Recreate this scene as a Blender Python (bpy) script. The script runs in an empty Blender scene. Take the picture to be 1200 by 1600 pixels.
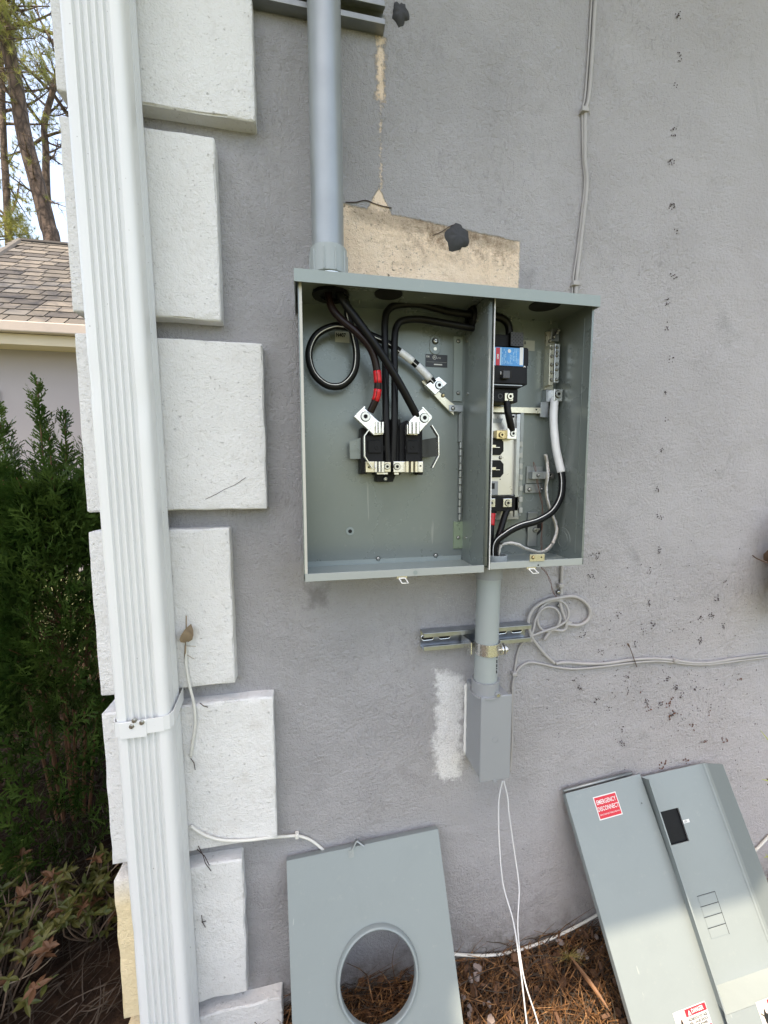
import bpy, math, random
from mathutils import Vector, Matrix, noise

# ------------------------------------------------------------------ camera, sky, sun, exposure
scene = bpy.context.scene
col = scene.collection
EYE = Vector((0, -.88, 1.2))
RIGHT = Vector((0.98054654, -0.19626348, -0.00302084))
UP = Vector((0.02185892, 0.09388865, 0.99534271))
FWD = Vector((0.19506581, 0.97604588, -0.0963523))
FPX = 650.0
cam_data = bpy.data.cameras.new('camera')
cam_data.sensor_fit = 'HORIZONTAL'; cam_data.sensor_width = 36; cam_data.lens = 36 * FPX / 1200
cam_data.clip_start = .02; cam_data.clip_end = 600
cam = bpy.data.objects.new('camera', cam_data); col.objects.link(cam)
m = Matrix((RIGHT, UP, -FWD)).transposed().to_4x4(); m.translation = EYE
cam.matrix_world = m
scene.camera = cam

SUN = Vector((-.20, -.19, .96)).normalized()
world = bpy.data.worlds.new('World'); scene.world = world; world.use_nodes = True
wn = world.node_tree.nodes; wl = world.node_tree.links
bg = wn['Background']; sky = wn.new('ShaderNodeTexSky'); sky.sky_type = 'NISHITA'; sky.sun_disc = False
sky.sun_elevation = math.asin(SUN.z); sky.sun_rotation = math.atan2(SUN.x, SUN.y)
sky.air_density = 1.0; sky.dust_density = 2.5; sky.ozone_density = .6
wl.new(sky.outputs[0], bg.inputs[0]); bg.inputs[1].default_value = .15
sun_data = bpy.data.lights.new('sun', 'SUN'); sun_data.energy = 2.0; sun_data.angle = math.radians(.45)
sun_data.color = (1, .93, .82)
sun = bpy.data.objects.new('sun', sun_data); col.objects.link(sun)
sun.rotation_euler = SUN.to_track_quat('Z', 'Y').to_euler(); sun.location = (-6, -4, 9)
vs = scene.view_settings
vs.view_transform = 'Standard'; vs.look = 'None'; vs.gamma = 1; vs.use_curve_mapping = False
vs.exposure = 1.95
vs.use_white_balance = True; vs.white_balance_temperature = 7900; vs.white_balance_tint = 11

# ------------------------------------------------------------------ helpers
def ray(px, py): return FWD + RIGHT * ((px - 600) / FPX) + UP * ((800 - py) / FPX)
def at(px, py, y):
    d = ray(px, py); return EYE + d * ((y - EYE.y) / d.y)
def hit(px, py, P, N):
    d = ray(px, py); return EYE + d * ((P - EYE).dot(N) / d.dot(N))

def link(o, parent=None):
    col.objects.link(o)
    if parent is not None:
        o.parent = parent
        if parent.type == 'EMPTY': o.location = -parent.location
    return o

def thing(name, label, cat, loc, group=None, kind=None):
    o = bpy.data.objects.new(name, None); o.empty_display_size = .05
    col.objects.link(o); o.location = loc; o['label'] = label; o['category'] = cat
    if group: o['group'] = group
    if kind: o['kind'] = kind
    return o
def tag(o, label, cat, group=None, kind=None):
    o['label'] = label; o['category'] = cat
    if group: o['group'] = group
    if kind: o['kind'] = kind
    return o

def smooth_path(pts, n=6):
    pts = [Vector(p) for p in pts]; out = []
    for i in range(len(pts) - 1):
        p0 = pts[max(i - 1, 0)]; p1 = pts[i]; p2 = pts[i + 1]; p3 = pts[min(i + 2, len(pts) - 1)]
        for k in range(n):
            t = k / n
            out.append(.5 * ((2 * p1) + (p2 - p0) * t + (2 * p0 - 5 * p1 + 4 * p2 - p3) * t * t + (3 * p1 - p0 - 3 * p2 + p3) * t ** 3))
    out.append(pts[-1]); return out

class MB:
    def __init__(s): s.v = []; s.f = []; s.mi = []; s.cur = 0
    def add(s, vs_, fs):
        b = len(s.v); s.v += [tuple(v) for v in vs_]
        for f in fs: s.f.append(tuple(b + i for i in f)); s.mi.append(s.cur)
        return s
    def box(s, x0, x1, y0, y1, z0, z1):
        return s.add([(x0, y0, z0), (x1, y0, z0), (x1, y1, z0), (x0, y1, z0), (x0, y0, z1), (x1, y0, z1), (x1, y1, z1), (x0, y1, z1)],
              [(0, 3, 2, 1), (4, 5, 6, 7), (0, 1, 5, 4), (1, 2, 6, 5), (2, 3, 7, 6), (3, 0, 4, 7)])
    def prism(s, P, Q):      # front ring P, back ring Q
        n = len(P)
        return s.add(list(P) + list(Q), [tuple(range(n)), tuple(range(2 * n - 1, n - 1, -1))] + [(i, n + i, n + (i + 1) % n, (i + 1) % n) for i in range(n)])
    def poly(s, pts, yf, yb):     # outline in photo pixels, on plane yf, pushed back to yb
        P = [at(a, b, yf) for a, b in pts]; Q = [Vector((p.x, yb, p.z)) for p in P]
        return s.prism(P[::-1], Q[::-1])
    def rect(s, x0, y0, x1, y1, yf, yb):
        ym = (y0 + y1) / 2; xm = (x0 + x1) / 2
        return s.box(at(x0, ym, yf).x, at(x1, ym, yf).x, yf, yb, at(xm, y1, yf).z, at(xm, y0, yf).z)
    def tube(s, path, r, n=10, caps=True):
        path = [Vector(p) for p in path]
        rs = r if isinstance(r, (list, tuple)) else [r] * len(path)
        b = len(s.v); t0 = (path[1] - path[0]).normalized()
        nrm = t0.orthogonal().normalized()
        for i, p in enumerate(path):
            t = (path[min(i + 1, len(path) - 1)] - path[max(i - 1, 0)]).normalized()
            nrm = (nrm - t * nrm.dot(t))
            nrm = nrm.normalized() if nrm.length > 1e-6 else t.orthogonal().normalized()
            bi = t.cross(nrm)
            for k in range(n):
                a = 2 * math.pi * k / n
                s.v.append(tuple(p + (nrm * math.cos(a) + bi * math.sin(a)) * rs[i]))
        for i in range(len(path) - 1):
            for k in range(n):
                s.f.append((b + i * n + k, b + i * n + (k + 1) % n, b + (i + 1) * n + (k + 1) % n, b + (i + 1) * n + k)); s.mi.append(s.cur)
        if caps:
            s.f.append(tuple(b + k for k in range(n))[::-1]); s.mi.append(s.cur)
            s.f.append(tuple(b + (len(path) - 1) * n + k for k in range(n))); s.mi.append(s.cur)
        return s
    def cyl(s, p0, p1, r, n=16, r1=None): return s.tube([p0, p1], [r, r if r1 is None else r1], n)
    def ring(s, c, axis, ri, ro, h, n=20):      # annulus from c to c+axis*h
        c = Vector(c); a = Vector(axis).normalized(); u = a.orthogonal().normalized(); w = a.cross(u); b = len(s.v)
        for hh, r in ((0, ro), (h, ro), (h, ri), (0, ri)):
            for k in range(n):
                q = 2 * math.pi * k / n; s.v.append(tuple(c + a * hh + (u * math.cos(q) + w * math.sin(q)) * r))
        for j in range(4):
            for k in range(n):
                s.f.append((b + j * n + k, b + j * n + (k + 1) % n, b + ((j + 1) % 4) * n + (k + 1) % n, b + ((j + 1) % 4) * n + k)); s.mi.append(s.cur)
        return s
    def build(s, name, mat, parent=None, smooth=False, bevel=0, label=None, kind=None, seg=2, flat_angle=None):
        me = bpy.data.meshes.new(name); me.from_pydata(s.v, [], s.f)
        mats = mat if isinstance(mat, (list, tuple)) else [mat]
        for mm in mats: me.materials.append(mm)
        if len(mats) > 1: me.polygons.foreach_set('material_index', s.mi)
        if smooth:
            me.polygons.foreach_set('use_smooth', [len(f) <= 4 for f in s.f])
        me.update()
        o = bpy.data.objects.new(name, me); link(o, parent)
        if bevel:
            bm = o.modifiers.new('bevel', 'BEVEL'); bm.width = bevel; bm.segments = seg; bm.limit_method = 'ANGLE'; bm.angle_limit = .6
        if label: o['label'] = label
        if kind: o['kind'] = kind
        return o

# ------------------------------------------------------------------ materials
def srgb(*c): return tuple(((v / 255) / 12.92 if v / 255 <= .04045 else ((v / 255 + .055) / 1.055) ** 2.4) for v in c)
class NT:
    def __init__(s, name):
        s.m = bpy.data.materials.new(name); s.m.use_nodes = True; s.t = s.m.node_tree
        s.b = s.t.nodes['Principled BSDF']; s.co = s.t.nodes.new('ShaderNodeTexCoord').outputs['Object']
    def n(s, t, **k):
        o = s.t.nodes.new('ShaderNode' + t)
        for a, b in k.items(): setattr(o, a, b)
        return o
    def l(s, a, b): s.t.links.new(a, b)
    def put(s, sock, v):
        if isinstance(v, (int, float)): sock.default_value = v
        elif isinstance(v, tuple): sock.default_value = (*v, 1) if len(v) == 3 and sock.type == 'RGBA' else v
        else: s.l(v, sock)
    def math(s, op, a, b=0.0, clamp=False):
        o = s.n('Math', operation=op, use_clamp=clamp); s.put(o.inputs[0], a); s.put(o.inputs[1], b); return o.outputs[0]
    def noise(s, scale, detail=4, rough=.55, vec=None, dist=0.0, stretch=None):
        o = s.n('TexNoise'); o.inputs['Scale'].default_value = scale; o.inputs['Detail'].default_value = detail
        o.inputs['Roughness'].default_value = rough; o.inputs['Distortion'].default_value = dist
        v = vec if vec is not None else s.co
        if stretch:
            mp = s.n('Mapping'); mp.inputs['Scale'].default_value = stretch; s.l(v, mp.inputs[0]); v = mp.outputs[0]
        s.l(v, o.inputs['Vector']); return o.outputs['Fac']
    def vor(s, scale, feature='F1', stretch=None):
        o = s.n('TexVoronoi', feature=feature); o.inputs['Scale'].default_value = scale; v = s.co
        if stretch:
            mp = s.n('Mapping'); mp.inputs['Scale'].default_value = stretch; s.l(v, mp.inputs[0]); v = mp.outputs[0]
        s.l(v, o.inputs['Vector']); return o.outputs['Distance']
    def ramp(s, f, stops):
        o = s.n('ValToRGB'); s.l(f, o.inputs[0]); e = o.color_ramp.elements
        while len(e) < len(stops): e.new(.5)
        for i, (p, c) in enumerate(stops):
            e[i].position = p; e[i].color = (*c, 1) if isinstance(c, tuple) else (c, c, c, 1)
        return o.outputs[0]
    def mix(s, f, a, b):
        o = s.n('Mix', data_type='RGBA'); s.put(o.inputs[0], f); s.put(o.inputs[6], a); s.put(o.inputs[7], b); return o.outputs[2]
    def bump(s, h, strength, dist=.01):
        o = s.n('Bump'); o.inputs['Strength'].default_value = strength; o.inputs['Distance'].default_value = dist
        s.l(h, o.inputs['Height']); s.l(o.outputs[0], s.b.inputs['Normal'])
    def sep(s):
        o = s.n('SeparateXYZ'); s.l(s.co, o.inputs[0]); return o.outputs
    def boxmask(s, X, Z, x0, x1, z0, z1, nz, amp, sharp):
        d = s.math('MINIMUM', s.math('MINIMUM', s.math('SUBTRACT', X, x0), s.math('SUBTRACT', x1, X)),
                   s.math('MINIMUM', s.math('SUBTRACT', Z, z0), s.math('SUBTRACT', z1, Z)))
        d = s.math('ADD', d, s.math('MULTIPLY', s.math('SUBTRACT', nz, .5), amp))
        return s.math('MULTIPLY', d, sharp, clamp=True)
    def out(s, base=None, rough=.6, metal=0.0, spec=None):
        if base is not None: s.put(s.b.inputs['Base Color'], base)
        s.put(s.b.inputs['Roughness'], rough); s.b.inputs['Metallic'].default_value = metal
        if spec is not None: s.b.inputs['Specular IOR Level'].default_value = spec
        return s.m

def simple(name, c, rough=.5, metal=0.0, var=.12, scale=30, bump=0.0, bscale=200, spec=None, rvar=.1):
    t = NT(name); f = t.noise(scale, 5)
    base = t.mix(f, tuple(v * (1 - var) for v in c), tuple(min(1, v * (1 + var)) for v in c))
    r = t.math('ADD', t.math('MULTIPLY', t.noise(scale * 2.3, 4), rvar * 2), rough - rvar, clamp=True)
    if bump: t.bump(t.noise(bscale, 4), bump, .002)
    return t.out(base, r, metal, spec)

# stucco wall: trowelled grey paint, bare cream patch over the enclosure, white smear by the junction box
def wall_material():
    t = NT('grey_stucco'); X, Y, Z = t.sep()
    big = t.noise(1.6, 4); mid = t.noise(9, 5); fine = t.noise(420, 3); grain = t.noise(150, 4, .6)
    strokes = t.noise(120, 5, .62, dist=.9, stretch=(1, 1, .45))
    strokes2 = t.noise(52, 6, .62, dist=1.2, stretch=(.7, 1, 1.0))
    roughm = t.ramp(t.noise(4.2, 4, .6), [(.40, .12), (.60, 1.1)])
    grey = t.mix(big, (.30, .297, .301), (.46, .448, .455))
    grey = t.mix(t.math('MULTIPLY', mid, .35), grey, (.28, .28, .285))
    # paler, warmer colour towards the right, varied by noise
    right_tint = t.math('MULTIPLY', t.math('MULTIPLY', t.math('SUBTRACT', X, .25), 1.1, clamp=True), t.math('ADD', t.math('MULTIPLY', big, .6), .35), clamp=True)
    grey = t.mix(right_tint, grey, (.53, .498, .512))
    pit = t.ramp(t.noise(230, 3, .7), [(.62, 0.0), (.70, 1.0)])
    grey = t.mix(t.math('MULTIPLY', pit, .45), grey, (.10, .10, .10))
    smudge = t.ramp(t.noise(5.5, 7, .68, dist=.6), [(.60, 0.0), (.74, 1.0)])
    grey = t.mix(t.math('MULTIPLY', smudge, .5), grey, (.15, .145, .145))
    rub = t.math('MULTIPLY', t.ramp(t.noise(3.1, 5, .6), [(.5, 0.0), (.66, 1.0)]), t.ramp(strokes, [(.54, 0.0), (.6, 1.0)]))
    grey = t.mix(t.math('MULTIPLY', rub, .3), grey, (.13, .125, .125))
    nz = t.noise(55, 6, .7)
    drip = t.math('MULTIPLY', t.ramp(t.noise(14, 4, .6, stretch=(1, 1, .10)), [(.54, 0.0), (.70, 1.0)]), t.boxmask(X, Z, -.05, .62, .60, 1.03, t.noise(6, 3), .3, 5))
    grey = t.mix(t.math('MULTIPLY', drip, .30), grey, (.17, .165, .155))
    cloud = t.ramp(t.noise(2.6, 6, .62, dist=.8), [(.36, 0.0), (.64, 1.0)])
    grey = t.mix(t.math('MULTIPLY', cloud, .34), grey, (.54, .525, .54))
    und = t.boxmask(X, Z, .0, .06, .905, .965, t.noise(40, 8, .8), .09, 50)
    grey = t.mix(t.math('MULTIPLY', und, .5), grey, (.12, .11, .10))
    # bare patch (top edge falls to the right)
    zt = t.math('ADD', Z, t.math('MULTIPLY', X, .085))
    patch = t.boxmask(X, zt, .06, PATCH_X1, 1.3, PATCH_ZT, nz, .012, 260)
    tongue = t.boxmask(X, t.math('ADD', Z, t.math('MULTIPLY', t.math('ABSOLUTE', t.math('SUBTRACT', X, TG.x)), 1.7)), TG.x - .05, TG.x + .05, 1.5, TG.z, nz, .02, 200)
    streak = t.boxmask(X, Z, STK.x - .011, STK.x + .011, STK.z, 2.045, t.noise(60, 6, .75), .045, 150)
    streak2 = t.boxmask(X, Z, STK.x - .003, STK.x + .002, 1.68, STK.z + .05, t.noise(90, 4, .7), .045, 200)
    m1 = t.math('MAXIMUM', t.math('MAXIMUM', patch, tongue), t.math('MAXIMUM', streak, t.math('MULTIPLY', streak2, .6)))
    cream = t.mix(t.noise(14, 5), (.84, .63, .44), (.94, .80, .65))
    dirt = t.math('MULTIPLY', t.ramp(t.noise(26, 8, .75, dist=.4), [(.52, 0.0), (.68, 1.0)]), .42)
    cream = t.mix(dirt, cream, (.34, .24, .15))
    spk = t.ramp(t.noise(130, 4, .7), [(.58, 0.0), (.63, 1.0)])
    cream = t.mix(t.math('MULTIPLY', spk, t.ramp(t.noise(9, 4), [(.42, .1), (.6, .85)])), cream, (.10, .075, .05))
    sx = t.boxmask(X, Z, PATCH_C.x - .13, PATCH_C.x + .15, PATCH_C.z - .08, PATCH_C.z + .07, t.noise(30, 8, .8), .16, 14)
    cream = t.mix(t.math('MULTIPLY', sx, t.ramp(t.noise(55, 8, .8), [(.44, .0), (.58, .9)])), cream, (.24, .145, .085))
    edge = t.math('MULTIPLY', t.boxmask(X, zt, .10, PATCH_X1, PATCH_ZT - .035, PATCH_ZT + .012, t.noise(40, 6, .75), .05, 60), .55)
    cream = t.mix(edge, cream, (.23, .18, .13))
    basec = t.mix(m1, grey, cream)
    # white primer smear left of the junction box
    wspk = t.noise(260, 5, .8)
    wm = t.boxmask(X, t.math('ADD', Z, t.math('MULTIPLY', t.math('SUBTRACT', X, WH[0]), .35)), t.math('ADD', WH[0], t.math('MULTIPLY', t.noise(7, 2), .012)), WH[1], t.math('ADD', WH[2], .01), WH[3], t.noise(26, 8, .8), .10, 60)
    nearb = t.math('MULTIPLY', t.math('SUBTRACT', X, WH[1] - .030), 30, clamp=True)
    wm = t.math('MULTIPLY', wm, t.math('MAXIMUM', t.ramp(wspk, [(.34, .25), (.50, 1.0)]), nearb))
    basec = t.mix(t.math('MULTIPLY', wm, .95), basec, (.84, .84, .84))
    dust = t.math('MULTIPLY', t.boxmask(X, Z, .28, .46, .87, .95, t.noise(30, 8, .8), .12, 40), t.ramp(t.noise(300, 3, .8), [(.58, 0.0), (.64, .8)]))
    basec = t.mix(dust, basec, (.7, .7, .68))
    # mulch splash on the lower right
    sp = t.math('MULTIPLY', t.boxmask(X, Z, .80, 1.22, .34, .62, t.noise(12, 6, .7), .35, 5), t.ramp(t.noise(95, 6, .8), [(.52, .12), (.68, .9)]))
    basec = t.mix(t.math('MULTIPLY', sp, .55), basec, (.20, .135, .09))
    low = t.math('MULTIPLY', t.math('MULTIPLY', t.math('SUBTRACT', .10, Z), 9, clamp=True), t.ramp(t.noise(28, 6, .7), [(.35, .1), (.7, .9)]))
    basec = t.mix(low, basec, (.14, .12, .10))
    h = t.math('ADD', t.math('MULTIPLY', roughm, t.math('ADD', t.math('MULTIPLY', strokes, .55), t.math('MULTIPLY', strokes2, .36))), t.math('ADD', t.math('MULTIPLY', grain, .5), t.math('MULTIPLY', fine, .4)))
    gouge = t.ramp(t.noise(62, 5, .6, dist=1.0, stretch=(1, 1, .7)), [(.30, 1.0), (.44, 0.0)])
    h = t.math('ADD', h, t.math('MULTIPLY', t.noise(15, 3), .7))
    h = t.math('SUBTRACT', h, t.math('MULTIPLY', t.math('MULTIPLY', gouge, roughm), .15))
    h = t.math('SUBTRACT', h, t.math('MULTIPLY', m1, .35))
    h = t.math('SUBTRACT', h, t.math('MULTIPLY', pit, .12))
    t.bump(h, .95, .0108)
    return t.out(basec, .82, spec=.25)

pt = at(540, 318, 0); pt2 = at(814, 352, 0)
PATCH_X1 = pt2.x
PATCH_ZT = pt.z + .085 * pt.x
wa = at(672, 1040, 0); wb = at(724, 1210, 0)
WH = (wa.x, wb.x, wb.z, wa.z)
PATCH_C = at(712, 362, 0)
TG = at(592, 292, 0); STK = at(595, 160, 0)
M = {}
M['wall'] = wall_material()
def quoin_material():
    t = NT('white_stucco'); X, Y, Z = t.sep()
    base = t.mix(t.noise(5, 5), (.66, .655, .64), (.77, .765, .75))
    pit = t.ramp(t.noise(170, 3, .7), [(.64, 0.0), (.7, 1.0)])
    base = t.mix(t.math('MULTIPLY', pit, .40), base, (.26, .24, .21))
    soil = t.ramp(t.noise(48, 7, .72), [(.52, 0.0), (.72, 1.0)])
    base = t.mix(t.math('MULTIPLY', soil, .22), base, (.42, .38, .33))
    st = t.ramp(t.noise(11, 8, .72), [(.60, 0.0), (.74, 1.0)])
    low = t.math('MULTIPLY', t.math('SUBTRACT', .95, Z), .9, clamp=True)
    base = t.mix(t.math('MULTIPLY', st, t.math('ADD', t.math('MULTIPLY', low, .5), .14)), base, (.36, .30, .23))
    # lowest block left of the downspout has warm sunlight painted on as cream
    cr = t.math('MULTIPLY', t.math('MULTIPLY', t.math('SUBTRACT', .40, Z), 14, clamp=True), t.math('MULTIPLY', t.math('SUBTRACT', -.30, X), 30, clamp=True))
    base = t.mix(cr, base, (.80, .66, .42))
    side = t.math('MULTIPLY', t.math('SUBTRACT', -.33, X), 60, clamp=True)
    h = t.math('ADD', t.math('MULTIPLY', t.noise(120, 5, .6, dist=.5), .55), t.math('MULTIPLY', t.noise(330, 3), .45))
    h = t.math('ADD', h, t.math('MULTIPLY', t.noise(60, 5), t.math('ADD', t.math('MULTIPLY', side, .35), .25)))
    h = t.math('SUBTRACT', h, t.math('MULTIPLY', pit, .5))
    t.bump(h, .8, .0048)
    return t.out(base, .7, spec=.3)
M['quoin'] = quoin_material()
def painted_steel(name, c, rough, scratch=.3):
    t = NT(name)
    scr = t.ramp(t.noise(26, 3, .5, dist=.2, stretch=(1.6, 1, .12)), [(.735, 0.0), (.75, 1.0)])
    base = t.mix(t.noise(3.5, 4), tuple(v * .93 for v in c), tuple(v * 1.06 for v in c))
    sm = t.ramp(t.noise(9, 8, .72, dist=.5), [(.50, 0.0), (.78, 1.0)])
    du = t.ramp(t.noise(60, 7, .75), [(.58, 0.0), (.75, 1.0)])
    base = t.mix(t.math('MULTIPLY', du, .22), base, (.42, .41, .37))
    base = t.mix(t.math('MULTIPLY', sm, scratch * .4), base, tuple(v * .72 for v in c))
    base = t.mix(t.math('MULTIPLY', scr, .35), base, (.48, .49, .47))
    r = t.math('ADD', t.math('MULTIPLY', t.noise(8, 6, .6), .22), rough - .11)
    t.bump(t.noise(700, 2), .06, .001)
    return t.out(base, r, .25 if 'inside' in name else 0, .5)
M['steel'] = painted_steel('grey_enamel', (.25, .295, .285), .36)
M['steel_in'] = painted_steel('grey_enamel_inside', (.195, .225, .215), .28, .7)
M['cover'] = painted_steel('grey_cover_enamel', (.235, .270, .272), .33, .5)
M['pvc'] = simple('grey_pvc', (.30, .335, .335), .38, var=.10, scale=9, bump=.05, bscale=90)
M['pvc2'] = simple('grey_pvc_box', (.26, .275, .29), .45, var=.06, scale=8, bump=.12, bscale=600)
M['galv'] = simple('galvanised', (.40, .42, .44), .32, .9, var=.35, scale=45, bump=.1, bscale=260)
M['galv_dark'] = simple('galvanised_dull', (.30, .32, .32), .42, .75, var=.3, scale=30, bump=.1, bscale=200)
M['alu'] = simple('bright_aluminium', (.72, .72, .70), .25, .9, var=.1, scale=120, bump=.05, bscale=300)
M['zinc'] = simple('zinc_screw', (.55, .55, .52), .28, .95, var=.2, scale=300)
M['brass'] = simple('brass', (.62, .50, .28), .3, .9, var=.2, scale=200)
M['yellow_zinc'] = simple('tinned_bus', (.66, .62, .50), .3, .85, var=.15, scale=80)
M['black_ins'] = simple('black_insulation', (.007, .007, .0075), .36, var=.3, scale=60, bump=.06, bscale=200, spec=.2)
M['black_red_ins'] = simple('black_insulation_red_tinge', (.014, .0065, .0065), .36, var=.4, scale=60, spec=.32)
M['black_plastic'] = simple('black_plastic', (.006, .006, .007), .48, var=.3, scale=70, bump=.12, bscale=400, spec=.22)
M['dark_hole'] = simple('dark_opening', (.006, .006, .006), .8)
M['white_line'] = simple('white_stripe', (.72, .72, .70), .5)
M['red_tape'] = simple('red_tape', (.58, .012, .02), .3, var=.15, scale=100)
M['white_tape'] = simple('white_tape', (.76, .77, .78), .38, var=.08, scale=100, bump=.6, bscale=90)
M['copper'] = simple('brown_copper', (.16, .055, .03), .5, .3, var=.4, scale=200)
M['bare'] = simple('tinned_strand', (.58, .56, .52), .38, .85, var=.3, scale=200)
M['cable_grey'] = simple('painted_cable', (.36, .345, .335), .6, var=.12, scale=40, bump=.2, bscale=150)
M['cable_white'] = simple('white_cable', (.66, .65, .60), .5, var=.12, scale=25)
M['cable_pale'] = simple('pale_wire', (.60, .60, .60), .45, var=.1, scale=25)
def gutter_material():
    t = NT('white_aluminium_paint')
    base = t.mix(t.noise(4, 5), (.69, .70, .695), (.76, .765, .755))
    st = t.ramp(t.noise(16, 7, .7, stretch=(1, 1, .15)), [(.62, 0.0), (.8, 1.0)])
    base = t.mix(t.math('MULTIPLY', st, .3), base, (.42, .40, .36))
    sp = t.ramp(t.noise(160, 2, .5), [(.74, 0.0), (.77, 1.0)])
    base = t.mix(t.math('MULTIPLY', sp, .5), base, (.2, .17, .14))
    t.bump(t.noise(500, 2), .04, .001)
    return t.out(base, .36, 0, .5)
M['gutter'] = gutter_material()
M['caulk'] = simple('dark_caulk', (.034, .035, .038), .7, var=.15, scale=60, bump=.35, bscale=60)
M['white_caulk'] = simple('white_caulk', (.75, .75, .73), .5, bump=.4, bscale=80)
M['label_black'] = simple('label_black', (.012, .012, .013), .35)
M['label_white'] = simple('label_white', (.72, .72, .70), .45, var=.05)
M['label_grey'] = simple('label_faded', (.40, .41, .37), .5, var=.08)
M['label_red'] = simple('label_red', (.60, .018, .035), .4, var=.08)
M['label_blue'] = simple('label_blue', (.045, .28, .62), .35, var=.35, scale=60)
M['label_lblue'] = simple('label_pale_blue', (.35, .60, .80), .35, var=.1)
M['label_peach'] = simple('label_peach', (.72, .58, .50), .45, var=.05)
M['creeper'] = simple('creeper_pads', (.045, .026, .024), .8, var=.4, scale=80)
M['creeper_red'] = simple('splash_bark', (.13, .06, .04), .8, var=.4, scale=80)
def leaf_mat(name, a, b, rough=.5, scale=30, trans=True):
    t = NT(name); info = t.n('ObjectInfo')
    base = t.mix(t.ramp(t.noise(scale, 3), [(.35, 0.0), (.65, 1.0)]), a, b)
    t.out(base, rough, 0, .35)
    if trans:
        tr = t.n('BsdfTranslucent'); t.l(base, tr.inputs[0]); mx = t.n('MixShader'); mx.inputs[0].default_value = .28
        t.l(t.b.outputs[0], mx.inputs[1]); t.l(tr.outputs[0], mx.inputs[2])
        t.l(mx.outputs[0], t.t.nodes['Material Output'].inputs[0])
    return t.m
M['arb'] = leaf_mat('arborvitae_spray', (.028, .070, .012), (.10, .165, .035), .5, 9)
M['pine_leaf'] = leaf_mat('pine_needles', (.14, .17, .04), (.38, .37, .10), .5, 1.5)
M['shade_leaf'] = leaf_mat('dark_leaves', (.03, .06, .015), (.06, .1, .03), .5, 2)
M['azalea'] = leaf_mat('azalea_leaf', (.055, .075, .018), (.13, .12, .035), .45, 25)
M['azalea_red'] = leaf_mat('azalea_dead_leaf', (.12, .06, .03), (.20, .10, .055), .6, 25)
M['grass'] = leaf_mat('yellow_green_blade', (.40, .46, .10), (.55, .58, .16), .5, 25)
def bark():
    t = NT('pine_bark'); v = t.vor(3.2, 'DISTANCE_TO_EDGE', (2.2, 2.2, .8))
    base = t.mix(t.ramp(v, [(.02, 0.0), (.25, 1.0)]), (.035, .022, .016), (.17, .115, .085))
    base = t.mix(t.math('MULTIPLY', t.noise(12, 6), .5), base, (.10, .075, .06)); t.bump(t.noise(14, 6), .8, .05)
    return t.out(base, .9)
M['bark'] = bark()
M['twig'] = simple('twig', (.12, .08, .055), .8, var=.3, scale=40)
M['twig_red'] = simple('brown_stem', (.15, .07, .035), .7, var=.3, scale=20)
def straw():
    t = NT('pine_straw')
    f = t.noise(60, 3, .6)
    base = t.ramp(f, [(.32, (.04, .020, .010)), (.5, (.155, .072, .030)), (.70, (.36, .20, .09))])
    return t.out(base, .65, 0, .3)
M['straw'] = straw()
M['straw_dark'] = simple('old_straw', (.055, .040, .028), .8, var=.5, scale=60)
M['bark_chip'] = simple('bark_chip', (.13, .065, .035), .8, var=.5, scale=40, bump=.5, bscale=60)
M['stone_chip'] = simple('pale_stone_chip', (.27, .22, .20), .8, var=.2, scale=40, bump=.5, bscale=60)
def ground_mat():
    t = NT('mulch_soil'); f = t.noise(22, 8, .7)
    base = t.ramp(f, [(.3, (.018, .012, .009)), (.55, (.05, .03, .02)), (.75, (.10, .06, .035))])
    t.bump(t.noise(45, 8, .7), .9, .03); return t.out(base, .95, 0, .1)
M['ground'] = ground_mat()
M['lawn'] = simple('dry_grass_ground', (.10, .11, .05), .95, var=.4, scale=3, bump=.5, bscale=30)
def shingle_mat(k):
    c = [(.088, .080, .070), (.130, .116, .10), (.050, .046, .044), (.105, .100, .094)][k]
    return simple('shingle_%s' % ('brown', 'tan', 'dark', 'grey')[k], c, .9, var=.25, scale=25, bump=.5, bscale=120)
SH = [shingle_mat(k) for k in range(4)]
M['far_wall'] = simple('far_stucco', (.36, .33, .345), .85, var=.06, scale=2, bump=.2, bscale=60)
M['far_trim'] = simple('cream_fascia', (.58, .50, .37), .6, var=.06, scale=3)
M['far_gutter'] = simple('pinkish_gutter', (.45, .385, .34), .5, var=.08, scale=5)
M['far_white'] = simple('white_shutter', (.78, .78, .78), .5, var=.03)
M['roofing'] = simple('roof_shingle_mass', (.08, .065, .055), .9, var=.25, scale=8)
M['soffit'] = simple('white_soffit', (.70, .69, .67), .6, var=.05)

# ------------------------------------------------------------------ ground
def gz(x, y):
    if y > 0: base = 0
    else: base = .30 * max(y, -.5) if x > -.4 else .10 * max(y, -.5)
    base += -.032 if x > -.33 else 0
    return base - .012 + .014 * noise.noise(Vector((x * 5, y * 5, 0))) + .008 * noise.noise(Vector((x * 17, y * 17, 3)))
def grid_sheet(x0, x1, y0, y1, n, m_, zf):
    b = MB()
    b.v = [(x0 + (x1 - x0) * i / n, y0 + (y1 - y0) * j / m_, zf(x0 + (x1 - x0) * i / n, y0 + (y1 - y0) * j / m_)) for j in range(m_ + 1) for i in range(n + 1)]
    b.f = [(j * (n + 1) + i, j * (n + 1) + i + 1, (j + 1) * (n + 1) + i + 1, (j + 1) * (n + 1) + i) for j in range(m_) for i in range(n)]
    b.mi = [0] * len(b.f); return b
o = grid_sheet(-3.2, 4.0, -2.6, 2.2, 140, 96, gz).build('ground', M['ground'], smooth=True); o['kind'] = 'structure'
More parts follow.
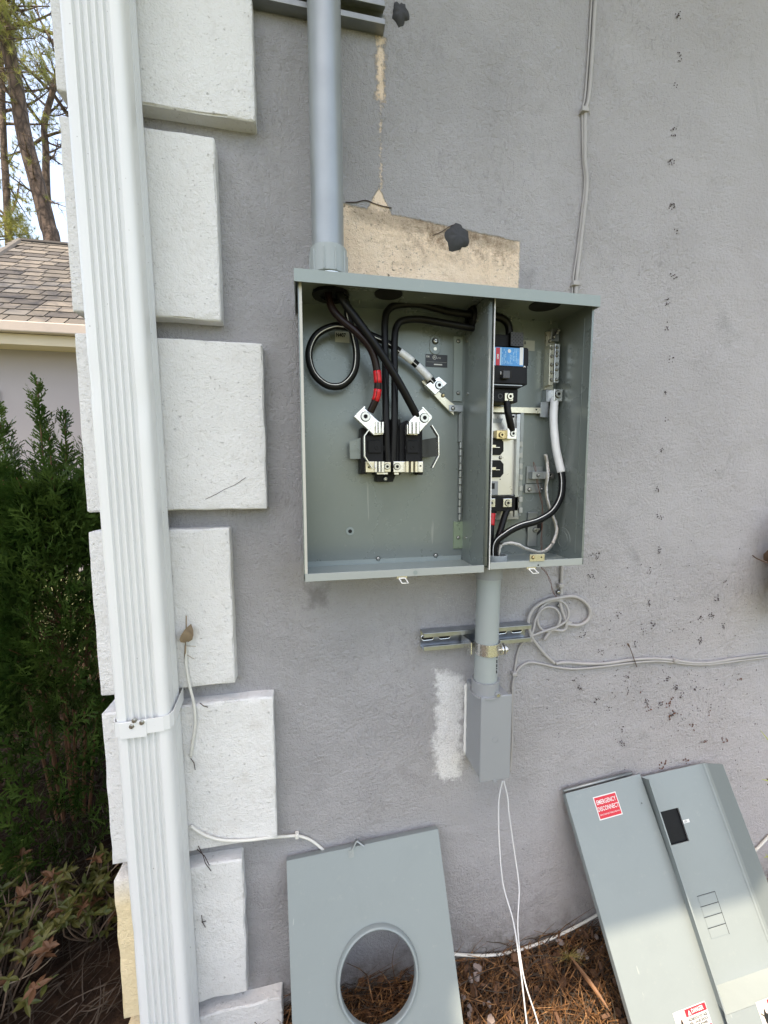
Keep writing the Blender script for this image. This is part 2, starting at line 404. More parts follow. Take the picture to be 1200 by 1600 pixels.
o = MB().add([(-150, -150, -.19), (150, -150, -.19), (150, 200, -.19), (-150, 200, -.19)], [(0, 1, 2, 3)]).build('lawn', M['lawn']); o['kind'] = 'structure'

# ------------------------------------------------------------------ the house wall with its quoins and eaves
XC = -.355          # house corner
house = thing('house_wall', 'grey stucco house wall with white corner quoins and eave above', 'wall', (XC, 0, 0), kind='structure')
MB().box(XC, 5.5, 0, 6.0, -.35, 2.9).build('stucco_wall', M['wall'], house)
EZ = 2.9; OH = .675
MB().box(XC - .3, 5.7, -OH, 6.2, EZ, EZ + .16).build('eave', M['soffit'], house)
rf = MB(); rf.add([(XC - .34, -OH - .05, EZ + .162), (5.75, -OH - .05, EZ + .162), (5.75, 6.3, EZ + .162), (XC - .34, 6.3, EZ + .162), (XC + 2.5, 2.7, EZ + 1.7), (3.2, 2.7, EZ + 1.7)],
   [(0, 1, 5, 4), (1, 2, 5), (2, 3, 4, 5), (3, 0, 4), (3, 2, 1, 0)])
rf.build('roof', M['roofing'], house)

def rough_box(x0, x1, y0, y1, z0, z1, step=.016, amp=.0016, cut=.006, seed=0, left_back=None):
    """box with wavering faces and knocked corners"""
    vmap = {}; V = []; F = []
    def lines(a, c):
        n_ = max(2, round((c - a) / step)); e_ = .0028; return [a, a + e_] + [a + (c - a) * i / n_ for i in range(1, n_)] + [c - e_, c]
    gx, gy, gz_ = lines(x0, x1), lines(y0, y1), lines(z0, z1)
    nx, ny, nz = len(gx) - 1, len(gy) - 1, len(gz_) - 1
    def vid(i, j, k):
        key = (i, j, k)
        if key not in vmap:
            p = Vector((gx[i], gy[j], gz_[k]))
            q = p * 22 + Vector((seed * 7.3, 0, 0))
            nv = noise.noise_vector(q)
            e = (i in (0, nx)) + (j in (0, ny)) + (k in (0, nz))
            p += nv * (amp if e < 2 else amp * 1.25)
            if e >= 2:
                c = Vector(((x0 + x1) / 2, (y0 + y1) / 2, (z0 + z1) / 2)); d = c - p
                chip = .0022 + cut * max(0, noise.noise(p * 45 + Vector((seed, 9, 0))) - .12) * 2.0 * (1 if e == 2 else 1.6)
                if i in (0, nx): p.x += math.copysign(chip * .35, d.x)
                if j == 0: p.y += chip * .5
                if k in (0, nz): p.z += math.copysign(chip * .5, d.z)
            vmap[key] = len(V); V.append(tuple(p))
        return vmap[key]
    for j in (0, ny):
        for i in range(nx):
            for k in range(nz):
                f = (vid(i, j, k), vid(i + 1, j, k), vid(i + 1, j, k + 1), vid(i, j, k + 1)); F.append(f if j == 0 else f[::-1])
    for i in (0, nx):
        for j in range(ny):
            for k in range(nz):
                f = (vid(i, j, k), vid(i, j + 1, k), vid(i, j + 1, k + 1), vid(i, j, k + 1)); F.append(f[::-1] if i == 0 else f)
    for k in (0, nz):
        for i in range(nx):
            for j in range(ny):
                f = (vid(i, j, k), vid(i + 1, j, k), vid(i + 1, j + 1, k), vid(i, j + 1, k)); F.append(f if k == nz else f[::-1])
    b = MB(); b.v = V; b.f = F; b.mi = [0] * len(F); return b

QX_WIDE, QX_NARROW, QZ, QP, QH = -.066, -.1386, 1.8346, .3535, .317
for k in range(-4, 8):
    wide = (k % 2 == 0)
    zb_ = QZ - QP * k; zt_ = zb_ + QH
    xr_ = QX_WIDE if wide else QX_NARROW
    side = .21 if wide else .30
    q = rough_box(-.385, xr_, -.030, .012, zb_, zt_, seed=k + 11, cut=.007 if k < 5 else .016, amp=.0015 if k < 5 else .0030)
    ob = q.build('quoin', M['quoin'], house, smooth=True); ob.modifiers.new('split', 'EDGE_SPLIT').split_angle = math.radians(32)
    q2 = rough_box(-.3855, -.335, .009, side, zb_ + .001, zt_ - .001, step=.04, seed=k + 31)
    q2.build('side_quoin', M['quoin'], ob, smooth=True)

# dark caulk blobs and creeper pads
def blob(px, py, rx, ry, seed, name='caulk_blob', mat='caulk', h=.009):
    c = at(px, py, 0); s_ = (c - EYE).dot(FWD) / FPX; b = MB(); n = 26
    vsx = [(c.x, -h, c.z)]
    for rr, hh in ((.45, .95), (.8, .6), (1, 0)):
        for k in range(n):
            a = 2 * math.pi * k / n; w = 1 + .42 * noise.noise(Vector((math.cos(a) * 1.6 + seed, math.sin(a) * 1.6, rr))) + .22 * noise.noise(Vector((math.cos(a) * 4 + seed, math.sin(a) * 5, rr)))
            vsx.append((c.x + rx * s_ * rr * w * math.cos(a), -h * hh * (1 + .5 * noise.noise(Vector((a * 2, rr * 4, seed)))) + (.001 if rr == 1 else 0), c.z + ry * s_ * rr * w * math.sin(a)))
    fs = [(0, 1 + k, 1 + (k + 1) % n) for k in range(n)]
    for j in range(2):
        for k in range(n): fs.append((1 + j * n + k, 1 + (j + 1) * n + k, 1 + (j + 1) * n + (k + 1) % n, 1 + j * n + (k + 1) % n))
    b.add(vsx, [f[::-1] for f in fs]); return b.build(name, M[mat], house, smooth=True)
blob(714, 371, 18, 20, 7.3); blob(625, 23, 14, 16, 4.2)
b = MB()
c0 = at(700, 386, 0)

random.seed(5)
clusters = [(1058,24),(1060,90),(1058,137),(1051,206),(1048,254),(1050,322),(1054,365),(1051,432),(1041,472),(1040,510),(1046,560),(1038,612),(1044,655),(1031,702),(1028,764),(1031,805),(1027,860),(1016,892),
  (1013,943),(1019,976),(1006,1056-70),(965,960),(910,990),(937,1020),(895,1060),(907,1074),(932,1096),(952,1106),(970,1138),(973,1160),(978,1058),(981,1080),(990,1003),(1010,1097),(1056,1073),(1064,1085),(1134,910),(1120,934),(1093,967),(1111,960),(1093,1000),(1130,978),(1030,1100),(1043,1062),(925,870),(931,868),(924,900),(1085,1075),(1050,1115),(1042,1060)]
cp = MB()
for (px, py) in clusters:
    c = at(px, py, 0); n = random.randint(3, 10); a0 = random.random() * 6.28
    for k in range(n):
        a = a0 + k * random.uniform(.3, 1.0); r = random.uniform(.004, .011) if random.random() < .75 else random.uniform(.001, .006)
        x = c.x + math.cos(a) * r; z = c.z + math.sin(a) * r; q = random.uniform(.0011, .0019); e = random.uniform(1, 1.8); t_ = random.random() * 3
        P = [(x + math.cos(t_ + w) * q * (e if w in (0, math.pi) else 1), -.0012, z + math.sin(t_ + w) * q) for w in (0, math.pi / 2, math.pi, math.pi * 1.5)]
        cp.add([*P, (x, -.003, z)], [(1, 0, 4), (2, 1, 4), (3, 2, 4), (0, 3, 4)])
    if random.random() < .45:
        cp.tube([Vector((c.x, -.002, c.z)), Vector((c.x + random.uniform(-.006, .006), -.003, c.z - .008))], .0006, 4)
for k in range(420):
    px = random.gauss(1055, 95); py = random.gauss(1070, 105)
    if px > 1198: continue
    c = at(px, py, 0); q = random.uniform(.0004, .0013); t_ = random.random() * 3; e = random.uniform(1, 2.5)
    P = [(c.x + math.cos(t_ + w) * q * (e if w in (0, math.pi) else 1), -.0012, c.z + math.sin(t_ + w) * q * (e if w in (0, math.pi) else 1)) for w in (0, math.pi / 2, math.pi, math.pi * 1.5)]
    cp.add([*P, (c.x, -.0025, c.z)], [(1, 0, 4), (2, 1, 4), (3, 2, 4), (0, 3, 4)])
cp.build('creeper_pad', M['creeper'], house, kind='stuff')
cr = MB()
for (px, py, s_) in [(1043,1102,1.3),(1010,1108,1),(1051,1117,1.1),(1082,1134,.8),(1152,1062,.7),(1102,1158,.8),(1033,1195,1),(1072,1188,.8),(1130,1155,.6),(1107,1115,.6),(1200,1221,.8),(1000,1080,.5),(1128,1156,.6)]:
    for k in range(int(7 * s_)):
        c = at(px + random.gauss(0, 5 * s_), py + random.gauss(0, 4 * s_), 0); q = random.uniform(.0012, .0035) * s_; t_ = random.random() * 3
        P = [(c.x + math.cos(t_ + w) * q * (1.6 if i % 2 == 0 else .8), -.0012, c.z + math.sin(t_ + w) * q * (1.6 if i % 2 == 0 else .8)) for i, w in enumerate((0, 1.57, 3.14, 4.71))]
        cr.add([*P, (c.x, -.004, c.z)], [(1, 0, 4), (2, 1, 4), (3, 2, 4), (0, 3, 4)])
cr.build('bark_splash', M['creeper_red'], house, kind='stuff')
# thin cracks and scratches
ck = MB()
for pts in [[(612,320),(596,322),(580,318),(560,317),(545,316)],[(710,398),(716,384),(722,376),(723,366)]]: pass
for pts in [[(321,780),(338,772),(352,764),(368,757),(384,746)]]:
    ck.tube(smooth_path([at(a, b_, -.0305) for a, b_ in pts], 3), .0006, 4)
ck.build('hairline_crack', M['creeper'], house)
ck = MB()
ck.tube(smooth_path([at(a, b_, -.0015) for a, b_ in [(540,316),(556,316),(571,313),(585,318),(598,322),(612,325)]], 4), .0009, 5)
for pts in [[(676,368),(690,362),(702,354),(712,350)],[(718,376),(721,385),(717,394)]]:
    ck.tube(smooth_path([at(a, b_, -.001) for a, b_ in pts], 3), .0006, 4)
ck.build('dried_root', M['creeper'], house, kind='stuff')

# ------------------------------------------------------------------ downspout
ds = thing('downspout', 'white corrugated metal downspout running down the house corner', 'downspout', (-.285, -.07, 0))
def ds_profile():
    x0, x1, yf, yb = -.333, -.243, -.108, -.034; r = .011; P = []
    def arc(cx, cy, a0, a1, n=5):
        for k in range(n + 1):
            a = math.radians(a0 + (a1 - a0) * k / n); P.append((cx + r * math.cos(a), cy + r * math.sin(a)))
    arc(x0 + r, yb - r, 90, 180); arc(x0 + r, yf + r, 180, 270)
    # five vee ridges on the face
    g0 = x0 + .019; pitch = .0108
    for k in range(5):
        a = g0 + k * pitch
        P.extend([(a, yf), (a + .0020, yf + .0062), (a + .0068, yf + .0062), (a + .0092, yf)])
    arc(x1 - r, yf + r, 270, 360)
    for k in range(4):
        a = yf + .030 + k * .0085
        P.extend([(x1, a), (x1 - .0052, a + .0016), (x1 - .0052, a + .0048), (x1, a + .0064)])
    arc(x1 - r, yb - r, 0, 90)
    return P
prof = ds_profile()
zs = []
z = -.14
while z < 2.95: zs.append(z); z += .03
dents = [(-.330, 1.345, .0035), (-.252, 1.315, .0040), (-.331, .33, .003), (-.25, .9, .0015)]
b = MB(); n = len(prof)
for z in zs + []:
    lean = .015 * (1.03 - z) / 1.77
    for (x, y) in prof:
        dx = 0; dy = 0
        for (cx_, cz_, am) in dents:
            g = math.exp(-((x - cx_) / .016) ** 2 - ((z - cz_) / .022) ** 2)
            dy += am * g
        wob = .0007 * noise.noise(Vector((x * 10, z * 3, 0)))
        b.v.append((x + lean + wob, y + dy + .0008 * noise.noise(Vector((x * 14, z * 4, 7))), z))
for i in range(len(zs) - 1):
    for k in range(n):
        b.f.append((i * n + k, i * n + (k + 1) % n, (i + 1) * n + (k + 1) % n, (i + 1) * n + k)); b.mi.append(0)
dso = b.build('pipe_body', M['gutter'], ds, smooth=True)
dso.modifiers.new('split', 'EDGE_SPLIT').split_angle = math.radians(28)
# strap
zc = at(235, 1134, -.108).z
lean = .015 * (1.03 - zc) / 1.77
sp_ = MB(); prof2 = []
x0, x1, yf, yb = -.335 + lean, -.2405 + lean, -.1105, -.030; r = .012
pts = [(x0 - .001, yb + .029), (x0 - .001, yf + r), (x0 + r * .3, yf + r * .3), (x0 + r, yf - .0005), (x1 - r, yf - .0005), (x1 - r * .3, yf + r * .3), (x1 + .001, yf + r), (x1 + .001, yb), (x1 + .0012, -.0005 - .03)]
for (x, y) in pts:
    up = max(0, (x - (x0 + .05))) * .10 + (.010 * (y - yf) / .08 if x > x1 - .002 else 0)
    sp_.v += [(x, y, zc - .0135 + up), (x, y, zc + .0135 + up)]
for k in range(len(pts) - 1): sp_.f.append((2 * k, 2 * k + 2, 2 * k + 3, 2 * k + 1)); sp_.mi.append(0)
so = sp_.build('strap', M['gutter'], ds); sm_ = so.modifiers.new('solid', 'SOLIDIFY'); sm_.thickness = .0012; sm_.offset = 1
MB().box(x0 + .012, x0 + .055, yf - .0030, yf - .0010, zc - .016, zc + .013).build('strap_tail', M['gutter'], so)
for px, py in ((209, 1127), (205, 1136), (221, 1130)):
    c = at(px, py, yf - .005)
    MB().cyl((c.x, yf - .001, c.z), (c.x, yf - .0065, c.z), .0032, 6).cyl((c.x, yf - .001, c.z), (c.x, yf - .0035, c.z), .0042, 14).build('screw', M['zinc'], so)

# ------------------------------------------------------------------ struts and conduits
def strut(name, x0, x1, z0, z1, yb, yf, label, slots, mt=None):
    mt = mt or M['galv']
    t = thing(name, label, 'metal strut', ((x0 + x1) / 2, 0, (z0 + z1) / 2))
    P = [(yb, z0), (yf, z0), (yf, z0 + .010), (yf + .007, z0 + .010), (yf + .007, z0 + .0075), (yf + .0025, z0 + .0075), (yf + .0025, z0 + .0025), (yb - .0025, z0 + .0025)]
    H = z1 - z0; full = P + [(y, z1 - (z - z0)) for (y, z) in P[::-1]]
    b = MB(); n = len(full)
    for x in (x0, x1): b.v += [(x, y, z) for (y, z) in full]
    for k in range(n): b.f.append((k, (k + 1) % n, n + (k + 1) % n, n + k)); b.mi.append(0)
    b.f += [tuple(range(n))[::-1], tuple(range(n, 2 * n))]; b.mi += [0, 0]
    b.build('channel', mt, t, bevel=.0006)
    for xs in slots:
        s_ = MB(); zc_ = (z0 + z1) / 2; N = 16; R = .0065; L = .008
        V = []
        for k in range(N):
            a = 2 * math.pi * k / N; V.append((xs + (L if math.cos(a) > 0 else -L) + R * math.cos(a), yb - .0032, zc_ + R * math.sin(a)))
        s_.add(V, [tuple(range(N))]); s_.build('slot', M['dark_hole'], t)
        rim = MB(); path = [Vector(v) for v in V] + [Vector(V[0])]; rim.tube(path, .0009, 5, caps=False); rim.build('slot_rim', M['alu'], t)
    return t
strut('upper_strut', -.13, at(605, 55, -.04).x, at(600, 57, -.001).z, at(600, 57, -.001).z + .041, -.001, -.023, 'galvanised channel strut at the top, behind the tall conduit', [-.03, .0, .125, .155], simple('weathered_strut', (.24, .25, .235), .36, .8, var=.3, scale=25))
strut('lower_strut', at(662, 1005, -.03).x, .518, .805, .8455, -.001, -.030, 'short galvanised channel strut below the enclosure, behind the conduit', [.275, .315, .455, .495])

CX, CY = .0595, -.072
up_ = thing('tall_conduit', 'tall grey plastic conduit rising from the top of the enclosure', 'conduit', (CX, CY, 1.54))
TC = simple('conduit_grey', (.30, .325, .335), .38, .4, var=.16, scale=14, bump=.05, bscale=90)
b = MB(); b.tube([(CX - .001, CY, 1.572), (CX - .002, CY, 2.2), (CX - .001, CY, 2.89)], .0290, 40, caps=False); b.build('pipe', TC, up_, smooth=True)
b = MB(); b.ring((CX, CY, 1.556), (0, 0, 1), .0268, .0335, .046, 40)
for k in range(10):
    a = 2 * math.pi * k / 10; p = Vector((CX + math.cos(a) * .0333, CY + math.sin(a) * .0333, 1.557)); b.cyl(p, p + Vector((0, 0, .038)), .0022, 6)
b.build('coupling', M['pvc'], up_, smooth=False, bevel=.001)
MB().ring((CX + .002, CY, 1.5365), (0, 0, 1), .020, .0305, .020, 32).build('threaded_collar', M['alu'], up_)
LX, LY = .3935, -.060
lo = thing('short_conduit', 'short grey conduit between the enclosure and the junction box', 'conduit', (LX, LY, .75))
MB().tube([(LX - .002, LY, .735), (LX + .001, LY, .99)], .0255, 40, caps=False).build('pipe', M['pvc'], lo, smooth=True)
MB().ring((LX + .001, LY, .972), (0, 0, 1), .0262, .0285, .030, 36).build('coupling', M['pvc2'], lo, smooth=False)
pr = MB()
for k, (dz, l) in enumerate([(0, .006), (.009, .003), (.014, .006), (.023, .007), (.034, .004)]):
    a = -.55; p = Vector((LX + math.sin(-a) * .0257, LY - math.cos(a) * .0257, .765 + dz)); pr.box(p.x - .0012, p.x + .0012, p.y - .0002, p.y + .002, p.z, p.z + l)
pr.build('printed_mark', M['caulk'], lo)
# clamp
cl = thing('pipe_clamp', 'shiny two piece pipe clamp gripping the conduit on the lower strut', 'clamp', (LX, LY, .82))
cb = MB(); zc_ = .818; n = 26
for k in range(n + 1):
    a = math.radians(-200 + 235 * k / n); R = .0272
    for (dr, dz) in ((0, -.013), (0, .013)):
        cb.v.append((LX + R * math.cos(a), LY + R * math.sin(a), zc_ + dz))
for k in range(n): cb.f.append((2 * k, 2 * k + 2, 2 * k + 3, 2 * k + 1)); cb.mi.append(0)
co_ = cb.build('band', M['alu'], cl); s_ = co_.modifiers.new('solid', 'SOLIDIFY'); s_.thickness = .0018; s_.offset = 1
e = Vector((LX + .0285 * math.cos(math.radians(-35)), LY + .0285 * math.sin(math.radians(-35)), zc_))
for dx, nm in ((-.0005, 'clamp_ear'), (.0060, 'clamp_ear')):
    MB().tube([(e.x + dx - .0011, e.y - .004, zc_), (e.x + dx + .0011, e.y - .004, zc_)], .0125, 20).build(nm, M['alu'], cl)
MB().cyl((e.x - .020, e.y - .006, zc_ - .001), (e.x + .014, e.y - .006, zc_ - .001), .0028, 10).cyl((e.x + .0095, e.y - .006, zc_ - .001), (e.x + .0135, e.y - .006, zc_ - .001), .0055, 6).build('bolt', M['zinc'], cl)
MB().box(LX - .040, LX - .0375, LY - .006, -.012, zc_ - .013, zc_ + .013).build('clamp_leg', M['alu'], cl)

# junction box
jx0, jx1, jz0, jz1, jy = .3705, .4395, .5235, .7165, -.090
jb = thing('junction_box', 'grey plastic junction box on the wall below the short conduit', 'junction box', (.405, 0, jz0))
MB().box(jx0 + .001, jx1 - .001, jy + .0068, -.0005, jz0 + .002, jz1 - .002).build('box_body', M['pvc2'], jb, bevel=.003, seg=3)
MB().box(jx0 - .0018, jx1 + .0018, jy, jy + .0055, jz0 - .0015, jz1 + .0012).build('lid', M['pvc2'], jb, bevel=.003, seg=3)
c = at(774, 1156, jy); MB().ring((c.x, jy + .0005, c.z), (0, -1, 0), .0052, .0066, .0013, 24).tube([(c.x, jy + .001, c.z), (c.x, jy - .0005, c.z)], .005, 20).build('moulded_disc', M['pvc2'], jb)
MB().ring((LX - .002, LY, jz1 - .002), (0, 0, 1), .0262, .0300, .030, 36).tube([(LX - .002, LY, jz1 - .004), (LX - .002, LY, jz1)], .034, 30).build('hub', M['pvc2'], jb, smooth=False)
c = at(776, 1083, jy + .006)
MB().cyl((c.x, jy - .001, jz1 + .004), (c.x, jy + .024, jz1 + .004), .0062, 14).build('screw_boss', M['pvc2'], jb)
MB().cyl((c.x, jy - .0035, jz1 + .004), (c.x, jy - .001, jz1 + .004), .0036, 10).build('screw', M['zinc'], jb)
c = at(771, 1223, jy + .006); MB().cyl((c.x, jy - .001, jz0 - .002), (c.x, jy + .02, jz0 - .002), .0042, 12).build('screw_boss', M['pvc2'], jb)
wc = MB(); path = [(jx0 - .001, -.004 + .002 * noise.noise(Vector((k * .9, 1, 1))), jz0 + .005 + k * .0093) for k in range(20)]
wc.tube(path, [.003 + .003 * abs(noise.noise(Vector((k * .7, 3, 0)))) for k in range(20)], 8); wc.build('white_caulk', M['white_caulk'], jb, smooth=True)
c = at(788, 1222, -.045)
MB().cyl((c.x, -.045, jz0), (c.x, -.045, jz0 - .016), .009, 14, .0075).build('cable_fitting', M['cable_grey'], jb, bevel=.001)

# ------------------------------------------------------------------ the meter enclosure
XL, XR, ZT, ZB, YF = .0025, .570, 1.535, 1.003, -.130
DX0, DX1 = .3495, .3620          # divider channel
enc = thing('meter_enclosure', 'open grey steel meter and breaker enclosure mounted on the wall', 'electrical box', (.285, 0, ZB))
T = .0018
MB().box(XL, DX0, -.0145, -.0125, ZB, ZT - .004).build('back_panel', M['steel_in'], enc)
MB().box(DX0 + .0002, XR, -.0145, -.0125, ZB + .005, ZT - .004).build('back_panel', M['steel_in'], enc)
sd = MB(); sd.box(XL, XL + T, YF, -.0125, ZB, ZT - .006); sd.build('side_panel', M['steel_in'], enc); M['edge'] = simple('pale_edge', (.50, .49, .44), .4, var=.08); MB().box(XL + T, XL + .0065, YF - .0002, YF + .0018, ZB + .014, ZT - .012).build('front_flange', M['edge'], enc)  # front flange has a paler colour than the side panel
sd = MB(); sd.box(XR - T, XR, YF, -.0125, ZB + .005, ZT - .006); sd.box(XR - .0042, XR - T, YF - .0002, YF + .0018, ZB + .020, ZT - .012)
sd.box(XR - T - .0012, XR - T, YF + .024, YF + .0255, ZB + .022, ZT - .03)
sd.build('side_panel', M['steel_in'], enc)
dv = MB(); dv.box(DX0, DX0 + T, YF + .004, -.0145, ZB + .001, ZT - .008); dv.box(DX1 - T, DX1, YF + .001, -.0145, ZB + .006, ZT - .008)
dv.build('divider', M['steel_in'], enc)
dv = MB(); dv.cyl((DX0 + .0042, YF + .0032, ZB + .012), (DX0 + .0042, YF + .0032, ZT - .010), .0042, 16); dv.build('divider_edge', M['steel_in'], enc, smooth=True)
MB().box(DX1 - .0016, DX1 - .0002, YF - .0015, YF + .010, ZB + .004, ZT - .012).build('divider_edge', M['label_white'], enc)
fl = MB(); fl.box(XL + T, DX0 - .0002, YF + T, -.0145, ZB - .0005, ZB + .0013); M['lip'] = painted_steel('pale_lip', (.34, .365, .35), .35); MB().box(XL, DX0 + .001, YF, YF + T, ZB - .001, ZB + .0135).build('front_lip', M['lip'], enc, bevel=.0005)  # front lips have a paler colour than the ledges
fl.box(XL + .004, DX0 - .002, -.0175, -.0147, ZB + .0013, ZB + .011)
fl.build('bottom_ledge', M['steel'], enc)
fl = MB(); fl.box(DX1, XR - T, YF + T, -.0145, ZB + .0055, ZB + .0073); MB().box(DX1 + .001, XR, YF, YF + T, ZB + .004, ZB + .018).build('front_lip', M['lip'], enc, bevel=.0005)
fl.build('bottom_ledge', M['steel'], enc)
hd = MB(); hd.box(XL - .004, XR + .0005, YF - .012, -.001, ZT - .0018, ZT); hd.box(XL - .004, XR + .0005, YF - .0138, YF - .012, ZT - .0205, ZT)
hd.box(XL - .0058, XL - .004, YF - .0138, -.001, ZT - .0205, ZT); hd.box(XR + .0005, XR + .0023, YF - .0138, -.001, ZT - .0205, ZT)
hd.build('rain_hood', M['steel'], enc)
MB().box(XL + .0005, XR - .0005, YF + .003, -.0126, ZT - .0062, ZT - .0045).build('ceiling_panel', M['steel_in'], enc)
def onceil(px, py, zc_=ZT - .0065):
    d = ray(px, py); return EYE + d * ((zc_ - EYE.z) / d.z)
for px, py, r in ((607, 459, .026), (851, 477, .030)):
    c = onceil(px, py); MB().tube([(c.x, c.y, ZT - .0064), (c.x, c.y, ZT - .0078)], r, 32).build('knockout', M['dark_hole'], enc)
c = onceil(517, 452); MB().ring((CX + .003, CY, ZT - .0065), (0, 0, -1), .020, .034, .006, 14).build('lock_nut', M['black_plastic'], enc)
MB().tube([(CX + .003, CY, ZT - .0063), (CX + .003, CY, ZT - .0075)], .0215, 24).build('conduit_opening', M['dark_hole'], enc)
for px, py in ((491, 452), (545, 452), (491, 467), (561, 472), (635, 487), (810, 475), (799, 491), (861, 497)):
    c = at(px, py, -.05 if py < 476 else -.02)
    MB().cyl((c.x, c.y, ZT - .0062), (c.x, c.y, min(c.z - .004, ZT - .013)), .0013, 8).build('screw', M['zinc'], enc)

def screw_head(px, py, y, r, parent, mat='zinc', hexhole=True, name='screw', depth=.004, n=18):
    c = at(px, py, y); s = MB()
    if hexhole:
        s.ring((c.x, y, c.z), (0, -1, 0), r * .48, r, depth, n); s.cur = 1
        s.ring((c.x, y, c.z), (0, -1, 0), r * 1.01, r * 1.16, .0003, n)
        s.tube([(c.x, y + .001, c.z), (c.x, y - depth * .25, c.z)], r * .5, 6)
        return s.build(name, [M[mat], M['black_plastic']], parent, bevel=r * .08, seg=1)
    s.tube([(c.x, y + .001, c.z), (c.x, y - depth * .6, c.z), (c.x, y - depth, c.z)], [r, r, r * .55], n); s.cur = 1
    if mat != 'black_plastic': s.ring((c.x, y, c.z), (0, -1, 0), r * 1.01, r * 1.25, .0003, n)
    s.box(c.x - r * .7, c.x + r * .7, y - depth * 1.03, y - depth * .9, c.z - r * .12, c.z + r * .12)
    return s.build(name, [M[mat], M['black_plastic']], parent, smooth=True)

# meter socket
soc = MB(); Y0 = -.0147
soc.poly([(564, 668), (602, 668), (602, 742), (586, 742), (586, 738), (564, 741)], -.050, Y0)
soc.poly([(624, 664), (634, 657), (660, 655), (660, 720), (624, 722)], -.050, Y0)
soc.poly([(598, 655), (626, 655), (626, 742), (598, 742)], -.045, Y0)
soc.poly([(588, 738), (620, 738), (614, 753), (588, 753)], -.038, Y0)
soc.rect(571, 680, 599, 722, -.062, -.0505); soc.rect(634, 680, 657, 722, -.062, -.0505)
soc.rect(564, 716, 574, 741, -.055, Y0 - .0002)
soc.rect(575, 688, 596, 708, -.0655, -.0622); soc.rect(636, 688, 655, 708, -.0655, -.0622)
soc.rect(654, 730, 661, 742, -.05, Y0 - .0004)
S = soc.build('meter_socket', M['black_plastic'], enc, bevel=.0012)
for px in (589, 645): 
    c = at(px, 699, -.0656); MB().ring((c.x, -.0655, c.z), (0, -1, 0), .0022, .0045, .0012, 16).build('moulded_ring', M['black_plastic'], S)
for px in (599, 636):
    c = at(px, 700, -.0625); MB().ring((c.x, -.0600, c.z), (0, -1, 0), .0018, .0042, .003, 16).build('moulded_ear', M['black_plastic'], S)
wing = MB(); wing.poly([(546, 690), (566, 683), (568, 683), (568, 717), (547, 717)], -.045, -.040)
wing.poly([(546, 703), (568, 701), (568, 703), (546, 705)], -.0462, -.0452); wing.build('side_plate', M['steel_in'], S)
wing = MB(); wing.poly([(656, 688), (684, 683), (684, 713), (656, 715)], -.045, -.040); wing.build('side_plate', simple('dark_plate', (.035, .037, .037), .3, .6), S)
lg = MB(); lg.poly([(553, 651), (568, 636), (587, 654), (594, 660), (599, 679), (584, 680)], -.075, -.058); lugl = lg.build('lug', M['alu'], S, bevel=.001)
lg = MB(); lg.poly([(676, 653), (662, 637), (642, 655), (636, 664), (636, 679), (652, 680)], -.075, -.058); lugr = lg.build('lug', M['alu'], S, bevel=.001)
MB().poly([(556.5, 647), (569.5, 634.5), (571, 636), (558, 648.5)], -.0765, -.0752).build('lug_lip', M['alu'], S)
MB().poly([(661, 635.5), (675, 650.5), (673.5, 652), (659.5, 637)], -.0765, -.0752).build('lug_lip', M['alu'], S)
screw_head(571, 651, -.0752, .0085, S, depth=.0035); screw_head(663, 653, -.0752, .0085, S, depth=.0035)
def jaws(x0, x1, y0, y1, yf, cols, mat='alu'):
    for (a, b_) in cols:
        j = MB(); xx0 = x0 + (x1 - x0) * a; xx1 = x0 + (x1 - x0) * b_
        p0 = at(xx0, (y0 + y1) / 2, yf); p1 = at(xx1, (y0 + y1) / 2, yf); zt_ = at((x0 + x1) / 2, y0, yf).z; zb_ = at((x0 + x1) / 2, y1, yf).z
        R = (p1.x - p0.x) / 2; cx_ = (p0.x + p1.x) / 2; n = 8; V = []
        for zz in (zb_, zt_):
            for k in range(n + 1):
                q = math.pi * k / n; V.append((cx_ - R * math.cos(q), yf - R * math.sin(q) * 1.1, zz))
            V.append((cx_ + R, yf + .014, zz)); V.append((cx_ - R, yf + .014, zz))
        N = n + 3
        j.add(V, [(k, (k + 1) % N, N + (k + 1) % N, N + k) for k in range(N)] + [tuple(range(N))[::-1], tuple(range(N, 2 * N))])
        j.build('jaw', M[mat], S, bevel=.0004, seg=1)
jaws(586, 600, 659, 677, -.080, ((0, .32), (.4, .66), (.74, 1)))
jaws(638, 656, 659, 678, -.080, ((0, .3), (.36, .62), (.7, .98)))
jaws(585, 601, 721, 738, -.078, ((0, .3), (.38, .62), (.66, 1)))
jaws(633, 654, 721, 738, -.078, ((0, .3), (.4, .62), (.7, .98)), 'yellow_zinc')
MB().rect(571.5, 721, 587, 738, -.072, -.050).build('load_lug', M['yellow_zinc'], S, bevel=.0008); MB().rect(600.5, 722, 610.5, 737.5, -.072, -.050).build('load_lug', M['yellow_zinc'], S, bevel=.0008)
MB().rect(615, 721, 634, 738, -.072, -.050).build('load_lug', M['alu'], S, bevel=.0008); MB().rect(653, 721, 661, 738, -.072, -.050).build('load_lug', M['alu'], S, bevel=.0008)
screw_head(605, 729, -.0722, .0055, S, depth=.003); screw_head(620.5, 729, -.0722, .0062, S, depth=.003)
screw_head(576, 730, -.0722, .0015, S, 'black_plastic', False); screw_head(657, 728, -.0722, .0015, S, 'black_plastic', False)
screw_head(602, 748, -.0382, .0046, S, hexhole=False)
MB().rect(589, 738.5, 606, 741, -.066, -.05).build('contact_foot', M['alu'], S); MB().rect(616, 738.5, 623, 741.5, -.066, -.05).build('contact_foot', M['alu'], S)
